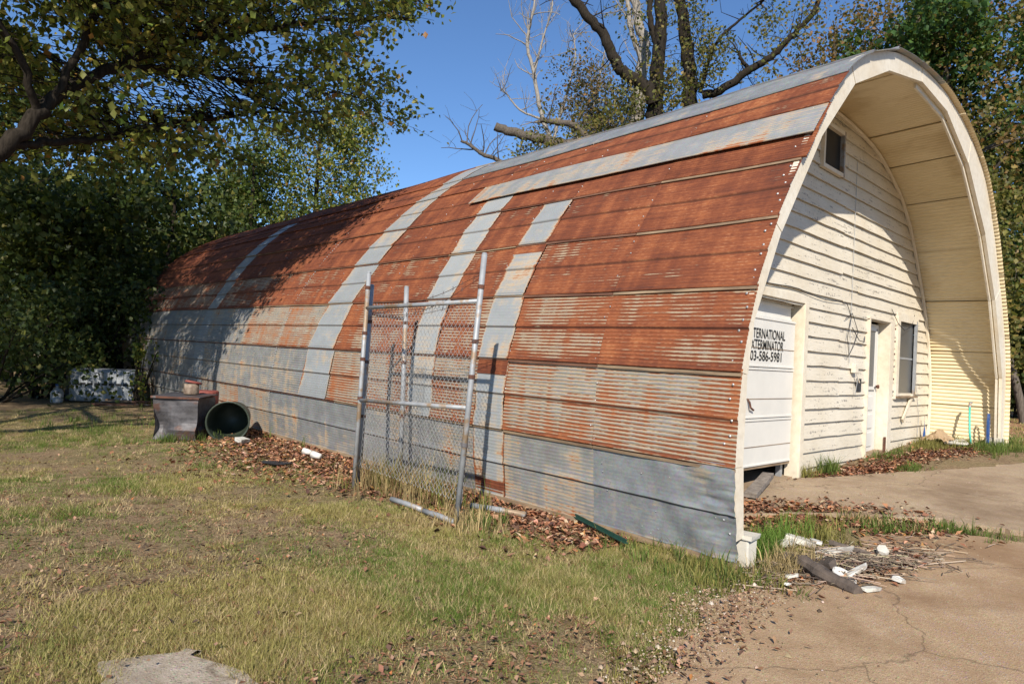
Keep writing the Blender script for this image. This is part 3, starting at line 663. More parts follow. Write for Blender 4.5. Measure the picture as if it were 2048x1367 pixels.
MB().lathe([(0, 0), (.11, 0), (.12, .03), (.12, .22), (.07, .3), (.035, .33), (.035, .37), (0, .37)], 14).build('jug_body', M['tank'], jg, smooth=True)
MB().lathe([(0, .36), (.042, .36), (.042, .4), (0, .4)], 12).build('jug_cap', M['blue'], jg)
# rusty scrap heap beside the tank
for (x_, y_, L, w_, a, mt, lab) in ((-.9, 13.5, 1.3, .12, .1, 'rusty', 'longest rusty strip lying in front of the white tank'), (-.35, 13.9, .9, .2, .5, 'rusty', 'broad rusty sheet strip between the tank and the hut'), (-.7, 14.05, 1.0, .07, -.3, 'batten', 'thin tan lath across the rusty scrap by the tank'), (-1.3, 13.3, .7, .1, .35, 'rusty', 'short rusty strip at the left of the scrap by the tank')):
    o = MB().box((0, 0, 0), (L, w_, .02), rotz(a) @ roty(.06), jit=.015).build('scrap_strip', M[mt]); o.location = (x_, y_, .06); tag(o, lab, 'scrap', 'strips in the scrap heap')
# small litter
def scrap(name, px, py, size, mat, label, cat, rz=0, tilt=(0, 0), jit=.01, z=.03, group=None):
    P = on_g(px, py)
    if name == 'rubble_piece':
        k_ = random.randint(6, 8); an = np.sort(np.random.uniform(0, 6.28, k_)+np.linspace(0, 6.28, k_, endpoint=False)*3) % 6.28; an = np.linspace(0, 6.28, k_, endpoint=False)+np.random.uniform(-.3, .3, k_)
        po = [(size[0]*.56*math.cos(a_)*random.uniform(.8, 1.15), size[1]*.6*math.sin(a_)*random.uniform(.75, 1.2)) for a_ in an]
        mb_ = MB().prism(po, -size[2]*.35, size[2]*.35, 'xy'); mb_.V = [tuple((rotz(rz) @ rotx(tilt[0]*1.6) @ roty(tilt[1]*1.6)) @ (np.array(v_)+np.random.uniform(-.006, .006, 3))) for v_ in mb_.V]; o = mb_.build(name, mat, bevel=.003)
    else: o = MB().box((0, 0, 0), size, rotz(rz) @ rotx(tilt[0]) @ roty(tilt[1]), jit=jit).build(name, mat, bevel=.004)
    o.location = (P[0], P[1], float(gz(P[0]))+z+size[2]/2); return tag(o, label, cat, group)
def cup(px, py, rz, label, s=1.0):
    P = on_g(px, py); o = MB().lathe([(0, 0), (.032*s, 0), (.044*s, .12*s), (.04*s, .12*s), (.029*s, .006)], 14, rotz(rz) @ rotx(-math.pi/2+.15)).build('foam_cup', M['whitep'], smooth=True)
    o.location = (P[0], P[1], .055); return tag(o, label, 'cup')
cup(622, 913, .6, 'white foam cup lying in leaves, the farther of a touching pair'); cup(641, 921, .5, 'white foam cup lying in leaves, the nearer of a touching pair', 1.1)
scrap('white_scrap', 485, 887, (.22, .12, .03), M['whitep'], 'crumpled white scrap at the mouth of the trash can', 'scrap', .5, (.2, .1), .03)
scrap('white_scrap', 600, 880, (.05, .3, .03), M['whitep'], 'narrow white strip against the hut wall', 'scrap', -.1)
scrap('shingle', 555, 931, (.3, .22, .012), M['black'], 'flat black shingle on the leaf-covered ground', 'shingle', .4, (.05, .1), .02)
scrap('dark_box', 512, 856, (.16, .16, .12), M['black'], 'small black box against the foot of the hut', 'box', .3)
tp = empty('fence_stake', on_g(1165, 1058), label='dark green metal fence stake lying along the hut wall', cat='stake'); tp.location.z = .035
d0, d1 = on_g(1085, 1008), on_g(1252, 1098); c0 = (d0+d1)/2; tp.location = (c0[0], c0[1], .05)
MB().box((0, 0, 0), (np.linalg.norm(d1-d0), .035, .008), rotz(math.atan2(d1[1]-d0[1], d1[0]-d0[0]))).build('flange', M['greenmetal'], tp)
MB().box((0, 0, .016), (np.linalg.norm(d1-d0), .007, .03), rotz(math.atan2(d1[1]-d0[1], d1[0]-d0[0]))).build('stem', M['greenmetal'], tp)
# plank under the garage door
o = MB().box((0, 0, 0), (.9, .14, .05), rotz(.25) @ roty(-.12), jit=.006).build('loose_plank', M['plank'], bevel=.004); o.location = (2.3, 1.02, .22); tag(o, 'grey plank lying in the gap under the garage door', 'plank')
# rubble heap on the drive
RUB = [(1573, 1103, (.16, .1, .05), 'pier', 'pale block at the grassy end of the rubble heap, its leftmost piece'), (1600, 1098, (.26, .17, .05), 'pier', 'largest flat pale slab in the rubble heap'),
       (1632, 1100, (.07, .2, .04), 'whitep', 'white painted chip beside the largest rubble slab'), (1665, 1122, (.3, .12, .05), 'pier', 'long pale slab in the middle of the rubble heap'),
       (1640, 1130, (.14, .07, .03), 'pier', 'small tan chip below the largest rubble slab'), (1657, 1137, (.1, .06, .03), 'pier', 'tiny pale chip between the tan chip and the dark block'),
       (1700, 1165, (.3, .08, .03), 'whitep', 'thin white strip near the curved white scrap in the rubble'), (1740, 1196, (.16, .07, .03), 'pier', 'cream chip at the near edge of the rubble'),
       (1795, 1178, (.1, .08, .04), 'whitep', 'small bright white block at the right of the rubble'), (1764, 1123, (.09, .08, .07), 'pier', 'lone grey lump on the concrete behind the rubble'),
       (1585, 1170, (.09, .06, .03), 'pier', 'pale chip at the left edge of the rubble'), (1574, 1185, (.06, .05, .02), 'whitep', 'tiny white chip at the left edge of the rubble'),
       (1652, 1150, (.2, .16, .07), 'rotten', 'dark square block in the middle of the rubble'), (1710, 1118, (.4, .07, .05), 'rotten', 'dark stick at the back of the rubble')]
for i, (px, py, sz, mt, lab) in enumerate(RUB):
    scrap('rubble_piece', px, py, sz, M[mt], lab, 'rubble', random.uniform(-.9, -.3), (random.uniform(-.2, .2), random.uniform(-.2, .2)), .016, .05, 'pieces of the rubble heap')
P = on_g(1685, 1172)
mb = MB(); V = []; 
o = mb.lathe([(0, 0), (.07, 0), (.1, .02), (.105, .05), (.095, .05), (.08, .02), (0, .01)], 16).build('broken_saucer', M['whitep'], smooth=True); o.location = (P[0], P[1], .06); o.scale = (1.2, .8, .6); o.rotation_euler = (.35, -.1, .4); tag(o, 'curved bright white scrap on the rotten log', 'scrap')
for (a, b, r, lab) in (((1572, 1135), (1715, 1200), .055, 'long dark rotten log along the near side of the rubble'), ((1610, 1150), (1668, 1178), .035, 'short rotten branch beside the dark log')):
    A, B = on_g(*a), on_g(*b); t = np.linspace(0, 1, 9); pts = A+np.outer(t, B-A); pts[:, 2] += .07+.02*np.sin(t*5); pts[:, 0] += .02*np.sin(t*9)
    o = MB().tube(pts-A, r*(1-.3*np.abs(t-.4))*(1+.15*np.sin(t*30)), 9).build('rotten_log', M['rotten']); o.location = A; tag(o, lab, 'log')
# hoses and rubbish at the right foot of the arch
hp = MB().tube([(0, 0, 0), (.02, .03, .2), (.12, .06, .45), (.2, .08, .62)], .017, 8).build('hose_wand', M['teal'], smooth=True, label='teal plastic wand leaning against the cream overhang wall', cat='wand')
hp.location = (8.5, .36, .42); MB().tube([(.2, .08, .61), (.235, .085, .68), (.27, .07, .70)], .022, 8).build('nozzle', M['galv'], hp)
hs = empty('garden_hose', (8.72, .16, .43), label='blue garden hose hung in a narrow loop by the right foot of the arch', cat='hose')
for i in range(3): MB().tube([(.045*math.cos(a)+.004*i, .012*i-.02*math.sin(a)*0, 0.27+.25*math.sin(a)) for a in np.linspace(0, 2*math.pi, 20)], .005, 6, caps=False).build('hose_loop', M['blue'], hs, smooth=True)
pb = empty('paper_bag', (8.3, .78, .47), label='crumpled brown paper bag in the corner of the overhang', cat='bag')
n = 14; V = []; 
for j in range(n):
    for i in range(n):
        u, v = i/(n-1)-.5, j/(n-1)-.5; V.append((u*.55, v*.4, .17*math.exp(-(u*u+v*v)*7)+.07*(vnoise(i*.9, j*.9, 2)-.5)-.01))
mesh_obj('bag_skin', V, [(j*n+i, j*n+i+1, (j+1)*n+i+1, (j+1)*n+i) for j in range(n-1) for i in range(n-1)], M['card'], pb)
o = MB().box((0, 0, 0), (.5, .3, .06), rotz(.3), jit=.03).build('grey_slab_piece', M['pier'], bevel=.01); o.location = (8.35, .55, .45); tag(o, 'grey broken slab piece in front of the paper bag', 'slab piece')
bs = empty('blue_rag', (8.42, 1.05, .45), label='torn blue rag hanging at the corner of the siding', cat='rag')
mesh_obj('rag_cloth', [(-.04, 0, .0), (.04, -.03, .02), (.05, -.01, .2), (-.03, -.02, .22), (.0, -.02, .4), (.05, 0, .38)], [(0, 1, 2, 3), (3, 2, 5, 4)], M['blue'], bs)

# ------------------------------------------------------------------ where shadows land (sun behind the camera)
def lands_ok(P):
    P = np.array(P, float); t = 0.0
    for _ in range(160):
        t += .12; Q = P+LIGHT*t
        if Q[2] <= gz(Q[0]): 
            if Q[0] > -.1 and Q[1] < 17 and Q[1] > -6: return False
            pr_ = project(Q); vis = pr_[2] > .2 and -60 < pr_[0] < 2110 and pr_[1] < 1440
            return not (vis and Q[1] < 11.3+.5*(Q[0]+2))
        if 0 < Q[1] < 17.5 and Q[2] < 5.15:
            lx = float(left_x(Q[2]))
            if lx < Q[0] < 2*XC-lx:
                return Q[1] > (12.0-1.25*Q[2] if Q[2] < 3.3 else 7.9)
        elif Q[1] <= 0 and Q[2] < 5.2 and -.3 < Q[0] < 9.3 and Q[1] > -1.0: return False
    return True

# ------------------------------------------------------------------ vegetation builders
def leaf_mesh(name, C, size, cols, mat, parent=None, droop=.3, r=None, fold=.25, **k):
    """one folded four-point leaf per centre in C"""
    r = r or rng; n = len(C); C = np.asarray(C)
    d = r.normal(size=(n, 3)); d[:, 2] -= droop; d /= np.linalg.norm(d, axis=1, keepdims=True)
    a = r.normal(size=(n, 3)); s = np.cross(d, a); s /= (np.linalg.norm(s, axis=1, keepdims=True)+1e-9); nn = np.cross(s, d)
    sz = (size*r.uniform(.6, 1.25, n))[:, None]
    v0 = C-d*sz*.5; v1 = C+s*sz*.36+nn*sz*fold*.4; v2 = C+d*sz*.5; v3 = C-s*sz*.36+nn*sz*fold*.4
    V = np.stack([v0, v1, v2, v3], 1).reshape(-1, 3); i = np.arange(n)*4
    F_ = np.concatenate([np.stack([i, i+1, i+2], -1), np.stack([i, i+2, i+3], -1)])
    return np_mesh(name, V, F_, mat, parent, col=np.repeat(cols, 4, 0), **k)
def leaf_cols(n, pal, r=None, var=.25):
    r = r or rng; pal = np.array(pal); w_ = pal[:, 3]/pal[:, 3].sum(); c = pal[r.choice(len(pal), n, p=w_), :3]
    return np.clip(c*r.uniform(1-var, 1+var, (n, 1))*r.uniform(.92, 1.08, (n, 3)), .005, 1)
class Tubes:
    def __init__(s): s.V = []; s.F = []; s.b = 0
    def add(s, pts, r, n=6):
        mb = MB().tube(pts, r, n, caps=False); s.V.append(np.array(mb.V)); s.F.append(np.array(mb.F)+s.b); s.b += len(mb.V)
    def build(s, name, mat, parent): return np_mesh(name, np.concatenate(s.V), np.concatenate(s.F), mat, parent, smooth=True)
def branch(p, d, L, r, r_, wig=.25, up=.1, n=6):
    pts = [np.array(p, float)]; d = np.array(d, float); d /= np.linalg.norm(d)
    for i in range(n):
        d = d+r.normal(size=3)*wig*.5+np.array([0, 0, up*.3]); d /= np.linalg.norm(d); pts.append(pts[-1]+d*L/n)
    return np.array(pts), np.linspace(r_, r_*.35, n+1)
PAL = {
 'green': [(.05, .08, .018, 3), (.08, .115, .026, 3), (.12, .145, .033, 2), (.19, .18, .045, 1)],
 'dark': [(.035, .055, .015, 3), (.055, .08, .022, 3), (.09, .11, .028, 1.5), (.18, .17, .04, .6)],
 'yellowgreen': [(.08, .115, .022, 3), (.15, .18, .034, 4), (.25, .25, .055, 3), (.36, .29, .06, .9), (.36, .18, .05, .3)],
 'autumn': [(.16, .105, .035, 3), (.2, .12, .04, 2), (.11, .10, .03, 3), (.26, .13, .04, 1)],
 'olive': [(.13, .13, .032, 3), (.18, .16, .042, 3), (.24, .17, .05, 1.5), (.09, .10, .026, 2)],
 'deep': [(.028, .07, .018, 3), (.045, .10, .025, 3), (.075, .14, .032, 2)],
}
def tree(name, label, base, H, seed, pal, nleaf, leaf, crown_r, trunk_r, crown_z0=.35, bark='bark', lean=(0, 0), spread=.6, nl=9, clump=.55, group=None, trunks=1):
    r = np.random.default_rng(seed); base = np.array([base[0], base[1], float(gz(base[0]))-.05])
    e = empty(name, base, label=label, cat='tree', group=group)
    tb = Tubes(); tips = []
    for q in range(trunks):
        d0 = np.array([lean[0]+r.normal()*.08*(trunks > 1)*2, lean[1]+r.normal()*.08, 1.0])
        tp, tr = branch(np.zeros(3)+np.array([q*.35-.17*(trunks-1), 0, 0]), d0, H*.92, r, trunk_r*(1-.2*q), .10, .12, 10)
        tb.add(tp, np.maximum(tr, .02), 9)
        for k in range(nl):
            f = crown_z0+(1-crown_z0)*(k+r.uniform(0, 1))/nl; i = f*(len(tp)-1); j = min(int(i), len(tp)-2); p = tp[j]+(tp[j+1]-tp[j])*(i-j)
            az = r.uniform(0, 2*math.pi); L = crown_r*(1.15-.55*abs(f-.5)*2*spread)*r.uniform(.7, 1.15)*(1.25-f*.6)
            bp_, br = branch(p, (math.cos(az), math.sin(az), r.uniform(.15, .75)), L, r, trunk_r*.42*(1.15-f), .3, .15, 6)
            tb.add(bp_, br, 6); tips.append(bp_[-1]); tips.append(bp_[4])
            for m in range(5):
                jj = r.integers(2, 6); d = bp_[jj+1 if jj < 6 else jj]-bp_[jj-1]; d = d/np.linalg.norm(d)+r.normal(size=3)*.7
                sp, sr = branch(bp_[jj], d, L*.45*r.uniform(.6, 1.2), r, max(br[jj]*.5, .012), .35, .1, 4); tb.add(sp, np.maximum(sr, .006), 4); tips += [sp[-1], sp[2]]
    tb.build('trunk', M[bark], e)
    tips = np.array(tips); k = r.integers(0, len(tips), nleaf); sub = r.normal(size=(len(tips), 3, 3))*clump
    C = tips[k]+sub[k, r.integers(0, 3, nleaf)]+r.normal(size=(nleaf, 3))*clump*.55*r.uniform(.3, 1, (nleaf, 1)); C = C[C[:, 2] > .3]
    leaf_mesh('crown', C, leaf, leaf_cols(len(C), PAL[pal], r), M['leaf'], e, r=r)
    return e

# ------------------------------------------------------------------ the overhanging tree on the left
ov = empty('overhanging_tree', (-6.4, 7.6, 0), label='large tree leaning in from the left with yellow-green leaves over the hut', cat='tree')
OV = np.array([-6.4, 7.6, 0])
limbs = [[(-6.4, 7.6, -.1), (-6.3, 7.6, 1.2), (-6.2, 7.5, 2.4), tuple(at(-120, 370, 10)), tuple(at(0, 300, 10)), tuple(at(70, 235, 10.1)), tuple(at(130, 180, 10.3)), tuple(at(240, 130, 10.8)), tuple(at(360, 90, 11.4)), tuple(at(520, 60, 12.2)), tuple(at(680, 40, 13)), tuple(at(830, 40, 13.6))],
         [tuple(at(100, 205, 10.2)), tuple(at(180, 60, 10.2)), tuple(at(230, -60, 10.2)), tuple(at(300, -220, 10.5))],
         [tuple(at(20, 285, 10)), tuple(at(110, 283, 10.4)), tuple(at(210, 278, 11)), tuple(at(260, 262, 11.6)), tuple(at(400, 240, 12.5)), tuple(at(560, 225, 13.5)), tuple(at(690, 230, 14))],
         [tuple(at(70, 235, 10.1)), tuple(at(40, 120, 9.8)), tuple(at(-40, -20, 9.6)), tuple(at(-120, -200, 9.6))],
         [tuple(at(240, 130, 10.8)), tuple(at(400, 150, 11.6)), tuple(at(560, 170, 12.6)), tuple(at(700, 190, 13.4))],
         [tuple(at(300, -220, 10.5)), tuple(at(500, -160, 11.5)), tuple(at(700, -60, 12.6)), tuple(at(860, 20, 13.4))],
         [(-6.2, 7.5, 2.4), (-7.0, 6.5, 4.5), (-7.8, 5.4, 6.8), (-8.2, 4.8, 9)], [(-6.3, 7.6, 1.8), (-6.8, 9, 4.2), (-6.5, 10.5, 6.6), (-6, 12, 8.6)], [(-7.0, 6.5, 4.5), (-9, 7, 6.5), (-11, 7.5, 8)]]
lr = [(.13, .035), (.055, .03), (.05, .02), (.05, .03), (.05, .015), (.04, .015), (.1, .04), (.1, .04), (.08, .03)]
tb = Tubes(); skel = []
for pts, (r0, r1) in zip(limbs, lr):
    P = _cr(np.array(pts), 5); P[1:-1] += rng.normal(size=P[1:-1].shape)*.025; tb.add(P-OV, np.linspace(r0, r1, len(P)), 8); skel.append(P)
skel = np.concatenate(skel); skel = skel[skel[:, 2] > 2.4]
def in_poly(x, y, poly):
    c = False; j = len(poly)-1
    for i in range(len(poly)):
        (xi, yi), (xj, yj) = poly[i], poly[j]
        if (yi > y) != (yj > y) and x < (xj-xi)*(y-yi)/(yj-yi)+xi: c = not c
        j = i
    return c
MASK = [(-250, -250), (880, -250), (905, 40), (915, 70), (880, 100), (850, 160), (835, 210), (800, 275), (740, 250), (690, 215), (660, 270), (600, 300), (520, 330), (430, 330), (330, 345), (230, 330), (170, 370), (90, 430), (0, 450), (-250, 470)]
sprays = []; tries = 0
while len(sprays) < 500 and tries < 9000:
    tries += 1; px, py = rng.uniform(-250, 920), rng.uniform(-250, 470)
    if not in_poly(px, py, MASK): continue
    if fbm(px/130+3, py/95+5, 6, 2) < .42: continue
    P = at(px, py, rng.uniform(8.6, 14.5)+max(0, (px-500)/300))
    if P[2] < 3.0 or not lands_ok(P) or not lands_ok(P+[0, 0, -.3]): continue
    sprays.append(P)
n_vis = len(sprays); tries = 0
while len(sprays) < n_vis+420 and tries < 9000:
    tries += 1; P = np.array([rng.uniform(-15, -3.5), rng.uniform(.5, 15), rng.uniform(4, 12)])
    q = project(P)
    if q[2] > .2 and -60 < q[0] < 2100 and -60 < q[1] < 1400: continue
    if not lands_ok(P): continue
    sprays.append(P)
n_all = len(sprays); tries = 0
while len(sprays) < n_all+950 and tries < 19000:
    tries += 1
    if tries % 4: s_ = rng.uniform(.1, SCEN-1.5); T = surf(np.array(s_), np.array(rng.uniform(8, 17.5)), 0.0); P = T-LIGHT*rng.uniform(4, 9)
    else: P = at(rng.uniform(-100, 420), rng.uniform(380, 780), rng.uniform(17, 26))-LIGHT*rng.uniform(6, 14)
    q = project(P)
    if q[2] > .2 and -60 < q[0] < 2100 and -60 < q[1] < 1400 and not (in_poly(q[0], q[1], MASK) and fbm(q[0]/130+3, q[1]/95+5, 6, 2) > .41): continue
    if P[2] < 3 or not lands_ok(P) or not lands_ok(P+[0, 0, -.3]): continue
    sprays.append(P)
sprays = np.array(sprays); LC = []; CC = []
for i, P in enumerate(sprays):
    d2 = ((skel-P)**2).sum(1)+.6*np.maximum(0, skel[:, 2]-P[2])**2; j = np.argmin(d2*rng.uniform(.8, 1.3, len(d2))); A = skel[j]
    mid = (A+P)/2+np.array([0, 0, .18*np.linalg.norm(P-A)])*rng.uniform(.2, 1)+rng.normal(size=3)*.1
    t = np.linspace(0, 1, 6)[:, None]; curve = (1-t)**2*A+2*t*(1-t)*mid+t*t*P
    tb.add(curve-OV, np.linspace(.011, .004, 6), 4)
    d = P-mid; d /= np.linalg.norm(d)+1e-9; d[2] -= .25
    m = int(rng.integers(30, 62)) if i < n_vis else 30
    tw = [P+d*rng.uniform(-.2, .5)+rng.normal(size=3)*np.array([.34, .34, .16]) for _ in range(5)]
    for q in tw: tb.add(np.array([P, (P+q)/2+rng.normal(size=3)*.03, q])-OV, [.006, .004, .003], 3)
    k = rng.integers(0, 5, m); f = rng.uniform(.1, 1.15, (m, 1)); C = P+(np.array(tw)[k]-P)*f+rng.normal(size=(m, 3))*np.array([.09, .09, .07])
    LC.append(C); CC.append(leaf_cols(m, PAL['yellowgreen'])*(rng.uniform(.75, 1.2)))
LC = np.concatenate(LC); CC = np.concatenate(CC)
tb.build('trunk', M['darkbark'], ov)
leaf_mesh('crown', LC-OV, .115, CC, M['leaf'], ov, droop=.5)

# ------------------------------------------------------------------ trees behind
def pxy(px, dist): d = wray(px, 700); a = math.atan2(d[1], d[0]); return CAM[0]+dist*math.cos(a), CAM[1]+dist*math.sin(a)
G = 'trees of the woods on the left'
tree('leafy_tree', 'leafy green tree rising behind the far end of the hut', pxy(610, 25), 10.0, 11, 'yellowgreen', 13000, .13, 3.0, .15, .3, 'darkbark', nl=13, clump=.5)
tree('leafy_tree', 'slim leafy tree behind the hut, left of the tallest one there', pxy(500, 24.5), 8.6, 12, 'green', 7000, .13, 2.2, .12, .35, 'darkbark', clump=.5)
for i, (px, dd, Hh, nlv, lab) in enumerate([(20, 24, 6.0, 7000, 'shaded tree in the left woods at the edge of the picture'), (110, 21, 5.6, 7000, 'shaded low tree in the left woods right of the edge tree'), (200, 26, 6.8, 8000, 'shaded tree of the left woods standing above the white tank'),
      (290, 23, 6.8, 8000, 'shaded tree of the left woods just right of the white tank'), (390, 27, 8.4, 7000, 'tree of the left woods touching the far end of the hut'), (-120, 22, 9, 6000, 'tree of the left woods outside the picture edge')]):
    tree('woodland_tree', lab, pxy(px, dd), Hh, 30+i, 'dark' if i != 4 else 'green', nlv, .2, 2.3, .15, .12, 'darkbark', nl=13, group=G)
def bush(name, label, x, y, rx, hz, n, pal, leaf, seed, group=None):
    r = np.random.default_rng(seed); e = empty(name, (x, y, float(gz(x))), label=label, cat='bush', group=group); tbb = Tubes(); C = []
    for k in range(14):
        p = np.array([r.normal()*rx*.55, r.normal()*rx*.55, r.uniform(.2, 1)*hz]); tbb.add([np.array([p[0]*.2, p[1]*.2, 0]), p*[.6, .6, .6], p], [.03, .02, .008], 4)
        C.append(p+r.normal(size=(n//14, 3))*np.array([rx*.2, rx*.2, hz*.11])*r.uniform(.6, 1.3))
    C = np.concatenate(C); C = C[C[:, 2] > .02]; tbb.build('stems', M['darkbark'], e); leaf_mesh('foliage', C, leaf, leaf_cols(len(C), PAL[pal], r), M['leaf'], e, r=r)
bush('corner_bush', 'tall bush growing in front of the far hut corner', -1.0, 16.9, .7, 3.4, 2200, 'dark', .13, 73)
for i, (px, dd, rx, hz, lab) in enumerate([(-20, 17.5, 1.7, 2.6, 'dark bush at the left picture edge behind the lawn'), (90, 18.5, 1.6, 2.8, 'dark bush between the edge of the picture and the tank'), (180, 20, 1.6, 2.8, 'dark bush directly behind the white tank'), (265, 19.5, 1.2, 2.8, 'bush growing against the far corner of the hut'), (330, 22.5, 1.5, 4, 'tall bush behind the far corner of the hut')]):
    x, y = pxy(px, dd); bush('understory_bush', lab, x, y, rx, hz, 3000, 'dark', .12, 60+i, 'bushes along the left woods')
x, y = pxy(302, 16.9); bush('wall_sapling', 'thin leafy sapling against the shaded hut wall by the tank', -.55, 14.2, .35, 1.5, 260, 'yellowgreen', .1, 71)
# far woods closing the view
r = np.random.default_rng(91); C = []
for k in range(150):
    px = r.uniform(-500, 700) if k < 95 else r.uniform(1960, 2500); dd = r.uniform(30, 40) if k < 95 else r.uniform(33, 44)
    x, y = pxy(px, dd); hh = r.uniform(.8, 6.0 if k < 95 else 8.5); C.append(np.array([x, y, hh])+r.normal(size=(330, 3))*np.array([1.5, 1.5, 1.2]))
C = np.concatenate(C); C = C[C[:, 2] > .1]
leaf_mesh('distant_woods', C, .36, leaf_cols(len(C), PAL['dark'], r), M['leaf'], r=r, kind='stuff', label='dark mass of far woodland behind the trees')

# multi-trunked old tree behind the roof, with bare and broken limbs
def limb_tree(name, label, base_px, dist, limbs_px, bark, twigs=0, pal=None, nleaf=0, leaf=.14, seed=1, blobs=None):
    r = np.random.default_rng(seed); bx, by = pxy(base_px, dist); O = np.array([bx, by, float(gz(bx))-.05]); e = empty(name, O, label=label, cat='tree'); tbb = Tubes(); sk = []
    for L_ in limbs_px:
        pts, r0, r1 = L_[:3]; dd = L_[3] if len(L_) > 3 else dist
        P = np.array([O if p == 'base' else at(p[0], p[1], dd+(p[2] if len(p) > 2 else 0)) for p in pts]); P = _cr(P, 6); P[1:-1] += r.normal(size=P[1:-1].shape)*r0*.12
        tbb.add(P-O, np.linspace(r0, r1, len(P)), 9); sk.append(P[len(P)//4:] if pts[0] == 'base' else P)
        if len(L_) > 4:
            for _ in range(L_[4]):
                j = r.integers(2, len(P)-1); d = r.normal(size=3)*.6+[0, 0, .75]; LL = r.uniform(.5, 1.8)
                q, rr = branch(P[j], d, LL, r, max(.012, min(.03, r1)), .3, .1, 5); tbb.add(q-O, rr, 4)
                for _ in range(3):
                    jj = r.integers(1, 5); q2, r2 = branch(q[jj], r.normal(size=3)*.6+[0, 0, .6], LL*.5, r, .01, .35, .1, 4); tbb.add(q2-O, np.maximum(r2, .005), 3)
    C = []
    for (px, py, sx, sy, nn, dz) in (blobs or []):
        for _ in range(max(1, nn//60)):
            P = at(px+r.normal()*sx, py+r.normal()*sy, dist+dz+r.normal()*.8); S = np.concatenate(sk); A = S[np.argmin(((S-P)**2).sum(1))]
            if np.linalg.norm(A-P) < 7: tbb.add(np.array([A, (A+P)/2+r.normal(size=3)*.2, P])-O, [.02, .012, .006], 4)
            tw = P+r.normal(size=(5, 3))*.4
            for q in tw: tbb.add(np.array([P, (P+q)/2+r.normal(size=3)*.05, q])-O, [.008, .006, .004], 3)
            C.append(tw[r.integers(0, 5, 60)]+r.normal(size=(60, 3))*.17)
    tbb.build('trunk', M[bark], e)
    if C: C = np.concatenate(C); leaf_mesh('crown', C-O, leaf, leaf_cols(len(C), PAL[pal], r), M['leaf'], e, r=r)
    return e
limb_tree('old_tree', 'old tree with dark trunks and a long curved bare limb behind the roof', 1310, 25,
    [(['base', (1303, 400), (1308, 250), (1312, 200), (1318, 100), (1325, -40), (1330, -200)], .42, .16, 25, 6), ([(1306, 205), (1292, 172), (1250, 148), (1228, 115), (1205, 65), (1165, 20), (1120, -30), (1080, -90)], .24, .14, 24.6, 14),
     (['base', (1375, 350), (1378, 190), (1374, 100), (1362, 30), (1350, -60), (1345, -200)], .34, .16, 26.5, 6), ([(1318, 100), (1300, 40), (1305, -60)], .14, .08, 25, 5), ([(1405, 190), (1440, 182), (1500, 140), (1545, 112), (1575, 80), (1620, 35), (1650, -20)], .17, .08, 26.5, 10), ([(1500, 140), (1483, 120), (1478, 105)], .08, .05, 26.5, 3), ([(1400, 185), (1430, 90), (1480, 40), (1540, -10)], .08, .03, 26.5, 10)],
    'darkbark', pal='olive', seed=5, blobs=[(1250, 200, 12, 35, 600, 0), (1340, 160, 16, 45, 1000, 0), (1405, 110, 20, 50, 1100, 1), (1360, 30, 40, 50, 500, 0), (1430, 160, 20, 30, 400, 1), (1520, 50, 40, 40, 250, 1), (1460, 30, 60, 60, 400, 2), (1590, 60, 30, 40, 500, 1)])
limb_tree('pale_tree', 'pale-barked tree trunk beside the dark old trunks', 1277, 27, [(['base', (1272, 350), (1276, 220), (1280, 150), (1290, 90), (1275, 30), (1262, -40)], .34, .15, 27, 5), ([(1284, 120), (1262, 60), (1255, 0), (1240, -60)], .12, .06, 27, 8)], 'palebark', pal='olive', seed=6, blobs=[(1265, 240, 12, 25, 500, 0), (1250, -20, 40, 40, 500, 0)])
limb_tree('bare_tree', 'thin bare grey tree with a few brown leaves above the roof', 1090, 28,
    [(['base', (1110, 350), (1085, 240), (1068, 150), (1055, 90), (1062, 40), (1075, -20)], .12, .04, 28, 30), ([(1068, 150), (1085, 80), (1105, 10), (1100, -40)], .05, .02, 28, 16), ([(1100, 300), (1130, 200), (1150, 120), (1145, 60)], .07, .02, 28, 22), ([(1120, 330), (1180, 230), (1200, 150), (1210, 100)], .07, .02, 28, 22), ([(1085, 240), (1040, 220), (1015, 190), (1000, 180)], .05, .02, 28, 12)],
    'palebark', pal='autumn', seed=8, leaf=.13, blobs=[(1170, 190, 25, 35, 1300, 0), (1185, 150, 14, 20, 500, 0), (1130, 220, 30, 35, 500, 0), (1200, 220, 25, 25, 700, 0), (1215, 250, 25, 25, 900, 0)])
limb_tree('broken_tree', 'snapped dead limbs sticking out above the ridge line', 1180, 26,
    [(['base', (1200, 400), (1190, 300), (1128, 288), (1085, 278), (1040, 268), (990, 253)], .22, .17, 26, 4), ([(1185, 285), (1150, 252), (1110, 244), (1080, 240)], .14, .10, 26, 4), ([(1050, 350), (1000, 322), (965, 308), (940, 290), (922, 281)], .10, .05, 26, 12)],
    'bark', pal='olive', seed=9, blobs=[(1060, 300, 22, 14, 700, 0), (1180, 270, 30, 20, 900, 0), (1240, 230, 22, 30, 800, 0)])
tree('oak_tree', 'olive-brown oak behind the arch top', pxy(1760, 24), 14, 44, 'autumn', 11000, .14, 4.2, .3, .3, 'bark', nl=14)
tree('oak_tree', 'thin olive tree left of the arch top', pxy(1640, 26), 14, 45, 'autumn', 4500, .14, 2.6, .2, .35, 'bark', nl=12)
tree('oak_tree', 'brownish tree between the arch top and the dark evergreen', pxy(1870, 25), 14.5, 49, 'olive', 10000, .15, 3.4, .25, .3, 'bark', nl=14)
tree('evergreen_tree', 'dense dark evergreen at the right edge', pxy(2000, 25), 13.5, 46, 'deep', 26000, .19, 3.3, .3, .12, 'darkbark', nl=18)
